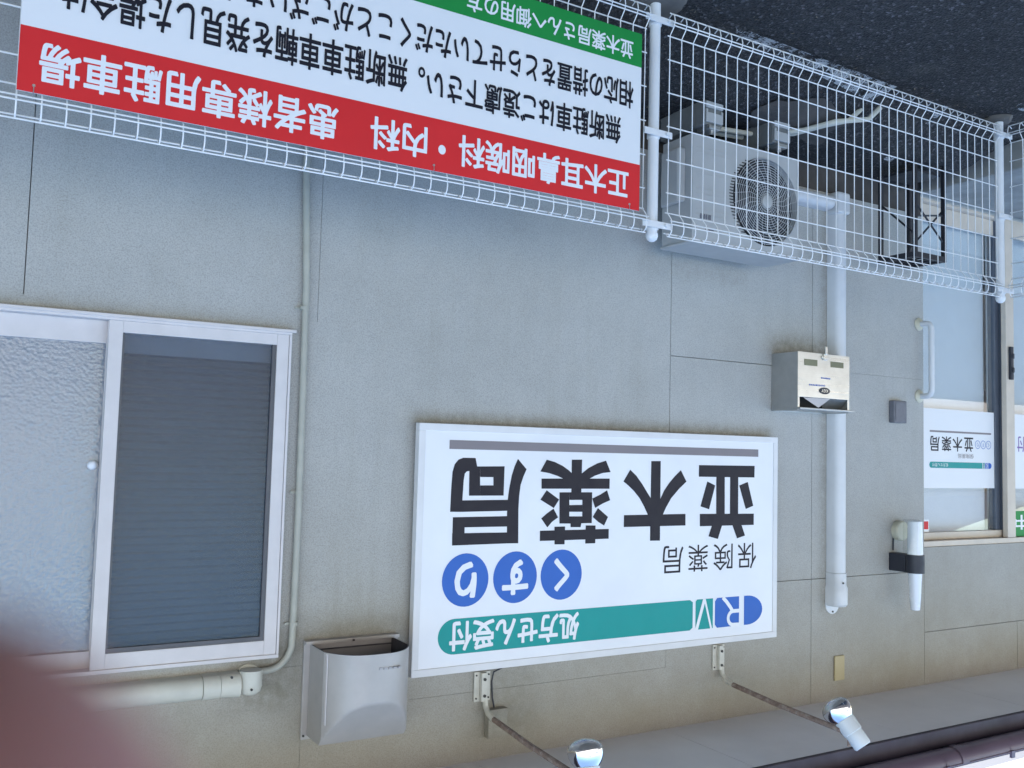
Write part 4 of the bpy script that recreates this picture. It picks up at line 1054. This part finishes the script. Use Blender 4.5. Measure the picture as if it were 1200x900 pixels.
bt('内科', -1.126, -.950, -.920, -.826, M['white_ink'], .021)
bt('患者様専用駐車場', -.856, -.123, -.922, -.824, M['white_ink'], .021)
bt('無断駐車はご遠慮下さい。', -1.823, -1.090, -1.097, -1.005, M['ink'], .018)
bt('無断駐車車輌を発見した場合は', -1.056, -.160, -1.108, -1.006, M['ink'], .018)
bt('相応の措置をとらせていただくことがございます。', -1.873, -.500, -1.226, -1.132, M['ink'], .018)
bt('並木薬局さんへ御用の方は下記へどうぞ', -1.869, -.84, -1.370, -1.305, M['white_ink'], .018) if False else bt('並木薬局さんへ御用の方', -1.869, -1.241, -1.366, -1.302, M['white_ink'], .018)
tw = MB()
for x in (-1.15, -.115, -1.865):
    tw.tube([(x * nY, NY - .002, -.812 * nY), (x * nY, NY - .003, -.800 * nY), (x * nY, NY + .02, -.785 * nY)], .0012, 5); tw.lathe([(0, .004), (.002, .003)], (x * nY, NY - .0008, -.814 * nY), (0, -1, 0), 8)
tw.build('fixing_wire', M['steel_dark'], nb)

# ------------------------------------------------------------------ neighbours across the car park (seen in the glass and the bulbs)
def house(x0, x1, y0, y1, h, label):
    o = thing('neighbour_house', label, 'house', ((x0 + x1) / 2, y1, G))
    MB().box(x0, x1, y0, y1, G, G + h).build('wall', M['siding'], o)
    z = G + .4; m = MB()
    while z < G + h - .2:
        m.box(x0, x1, y1 + .001, y1 + .018, z, z + .30); z += .32
    tag(m.build('siding_board', M['siding'], o), None, kind='stuff')
    r = MB(); ym = (y0 + y1) / 2
    rv_ = [(x, y, z_) for x in (x0 - .5, x1 + .5) for y, z_ in ((y1 + .6, G + h - .1), (ym, G + h + 1.7), (y0 - .6, G + h - .1), (y0 - .6, G + h - .25), (ym, G + h + 1.5), (y1 + .6, G + h - .25))]
    r.add(rv_, [(i, (i + 1) % 6, (i + 1) % 6 + 6, i + 6) for i in range(6)] + [(0, 1, 4, 5), (1, 2, 3, 4), (6, 7, 10, 11), (7, 8, 9, 10)])
    r.build('roof', M['roof'], o)
    x = x0 + 1.5
    while x < x1 - 2:
        for zz in ([G + 1.0] if h < 4 else [G + 1.0, G + 3.8]):
            w_ = MB(); w_.box(x, x + 1.6, y1 + .02, y1 + .06, zz, zz + 1.1)
            wf = w_.build('window', M['alu'], o); MB().box(x + .06, x + 1.54, y1 + .061, y1 + .066, zz + .06, zz + 1.04).build('pane', M['winblue'], wf)
        x += 3.6
house(-1.5, 10.0, -21.0, -14.0, 5.6, 'white two-storey house with grey roof across the car park, behind the photographer')
house(-36.0, -19.0, -22.0, -14.5, 2.9, 'low white building with long siding boards across the car park, left of the two-storey house')

# ------------------------------------------------------------------ the photographer's hand, one fingertip over the lens
def camp(a, b, c):          # metres right, up (upright picture) and ahead of the lens
    return R2 * a + U2 * b + fw * c
def hand():
    root = thing('hand', 'out-of-focus fingertip of the photographer poking over the lens', 'hand', (0, 0, 0))
    V = []; E = []; Rd = []
    def node(p_, r, par=None):
        V.append(p_); Rd.append(r)
        if par is not None: E.append((par, len(V) - 1))
        return len(V) - 1
    tip = Vector((.0134, .0127, .0165))
    d = Vector((.88, .45, -.25)).normalized()
    wrist = node(Vector((.135, .115, -.085)), .026)
    palm = node(Vector((.105, .088, -.060)), .030, wrist)
    k1 = node(Vector((.080, .066, -.030)), .013, palm)
    k2 = node(Vector((.052, .040, -.002)), .0088, k1)
    k3 = node(tip + d * .012, .0082, k2)
    k4 = node(tip - d * .003, .0084, k3)
    k5 = node(tip - d * .0085, .0068, k4)
    for (dx, dy, dz), L in (((-.006, .030, -.012), 1.0), ((-.002, .048, -.022), .92), ((.004, .062, -.034), .78)):
        a = node(Vector((.082, .066, -.034)) + Vector((dx, dy, dz)), .011, palm)
        b_ = node(Vector((.082, .066, -.034)) + Vector((dx - .022 * L, dy - .004, dz + .018 * L)), .0085, a)
        c = node(Vector((.082, .066, -.034)) + Vector((dx - .036 * L, dy - .010, dz - .004)), .0075, b_)
    t1 = node(Vector((.095, .050, -.070)), .014, palm); t2 = node(Vector((.072, .026, -.066)), .0105, t1); t3 = node(Vector((.052, .014, -.052)), .009, t2)
    sl_ = node(Vector((.19, .165, -.13)), .027, wrist)
    me = bpy.data.meshes.new('hand_skin'); me.from_pydata([tuple(camp(*v)) for v in V], E, []); me.update()
    o = bpy.data.objects.new('skin', me); COL.objects.link(o); o.parent = root; o.location = (0, 0, 0)
    sm_ = o.modifiers.new('skin', 'SKIN'); sm_.use_smooth_shade = True
    me.skin_vertices[0].data[0].use_root = True
    for i, r in enumerate(Rd): me.skin_vertices[0].data[i].radius = (r, r)
    ss = o.modifiers.new('sub', 'SUBSURF'); ss.levels = 2; ss.render_levels = 2
    me.materials.append(M['skin'])
    sv_ = MB().tube([camp(.165, .142, -.11), camp(.26, .22, -.2), camp(.36, .20, -.42)], .04, 16, radii=[.034, .042, .055])
    s_ = sv_.build('sleeve', M['sleeve'], root, smooth=True)
hand()
def phone():
    root = thing('phone', 'dark phone held upside down, its lens taking the picture', 'phone', (0, 0, 0))
    m = MB(); pts = []
    for c in (-.0015, -.0088):
        for a, b in ((.0095, .009), (-.114, .009), (-.114, -.050), (.0095, -.050)): pts.append(camp(a, b, c))
    m.add(pts, [(0, 1, 2, 3), (7, 6, 5, 4), (0, 4, 5, 1), (1, 5, 6, 2), (2, 6, 7, 3), (3, 7, 4, 0)])
    m.build('case', M['phone'], root, bevel=.002)
    m = MB().add([camp(a, b, -.0090) for a, b in ((-.004, .006), (-.100, .006), (-.100, -.047), (-.004, -.047))], [(0, 1, 2, 3)])
    m.build('screen', M['ac_dark'], root)
phone()
bpy.context.view_layer.update()
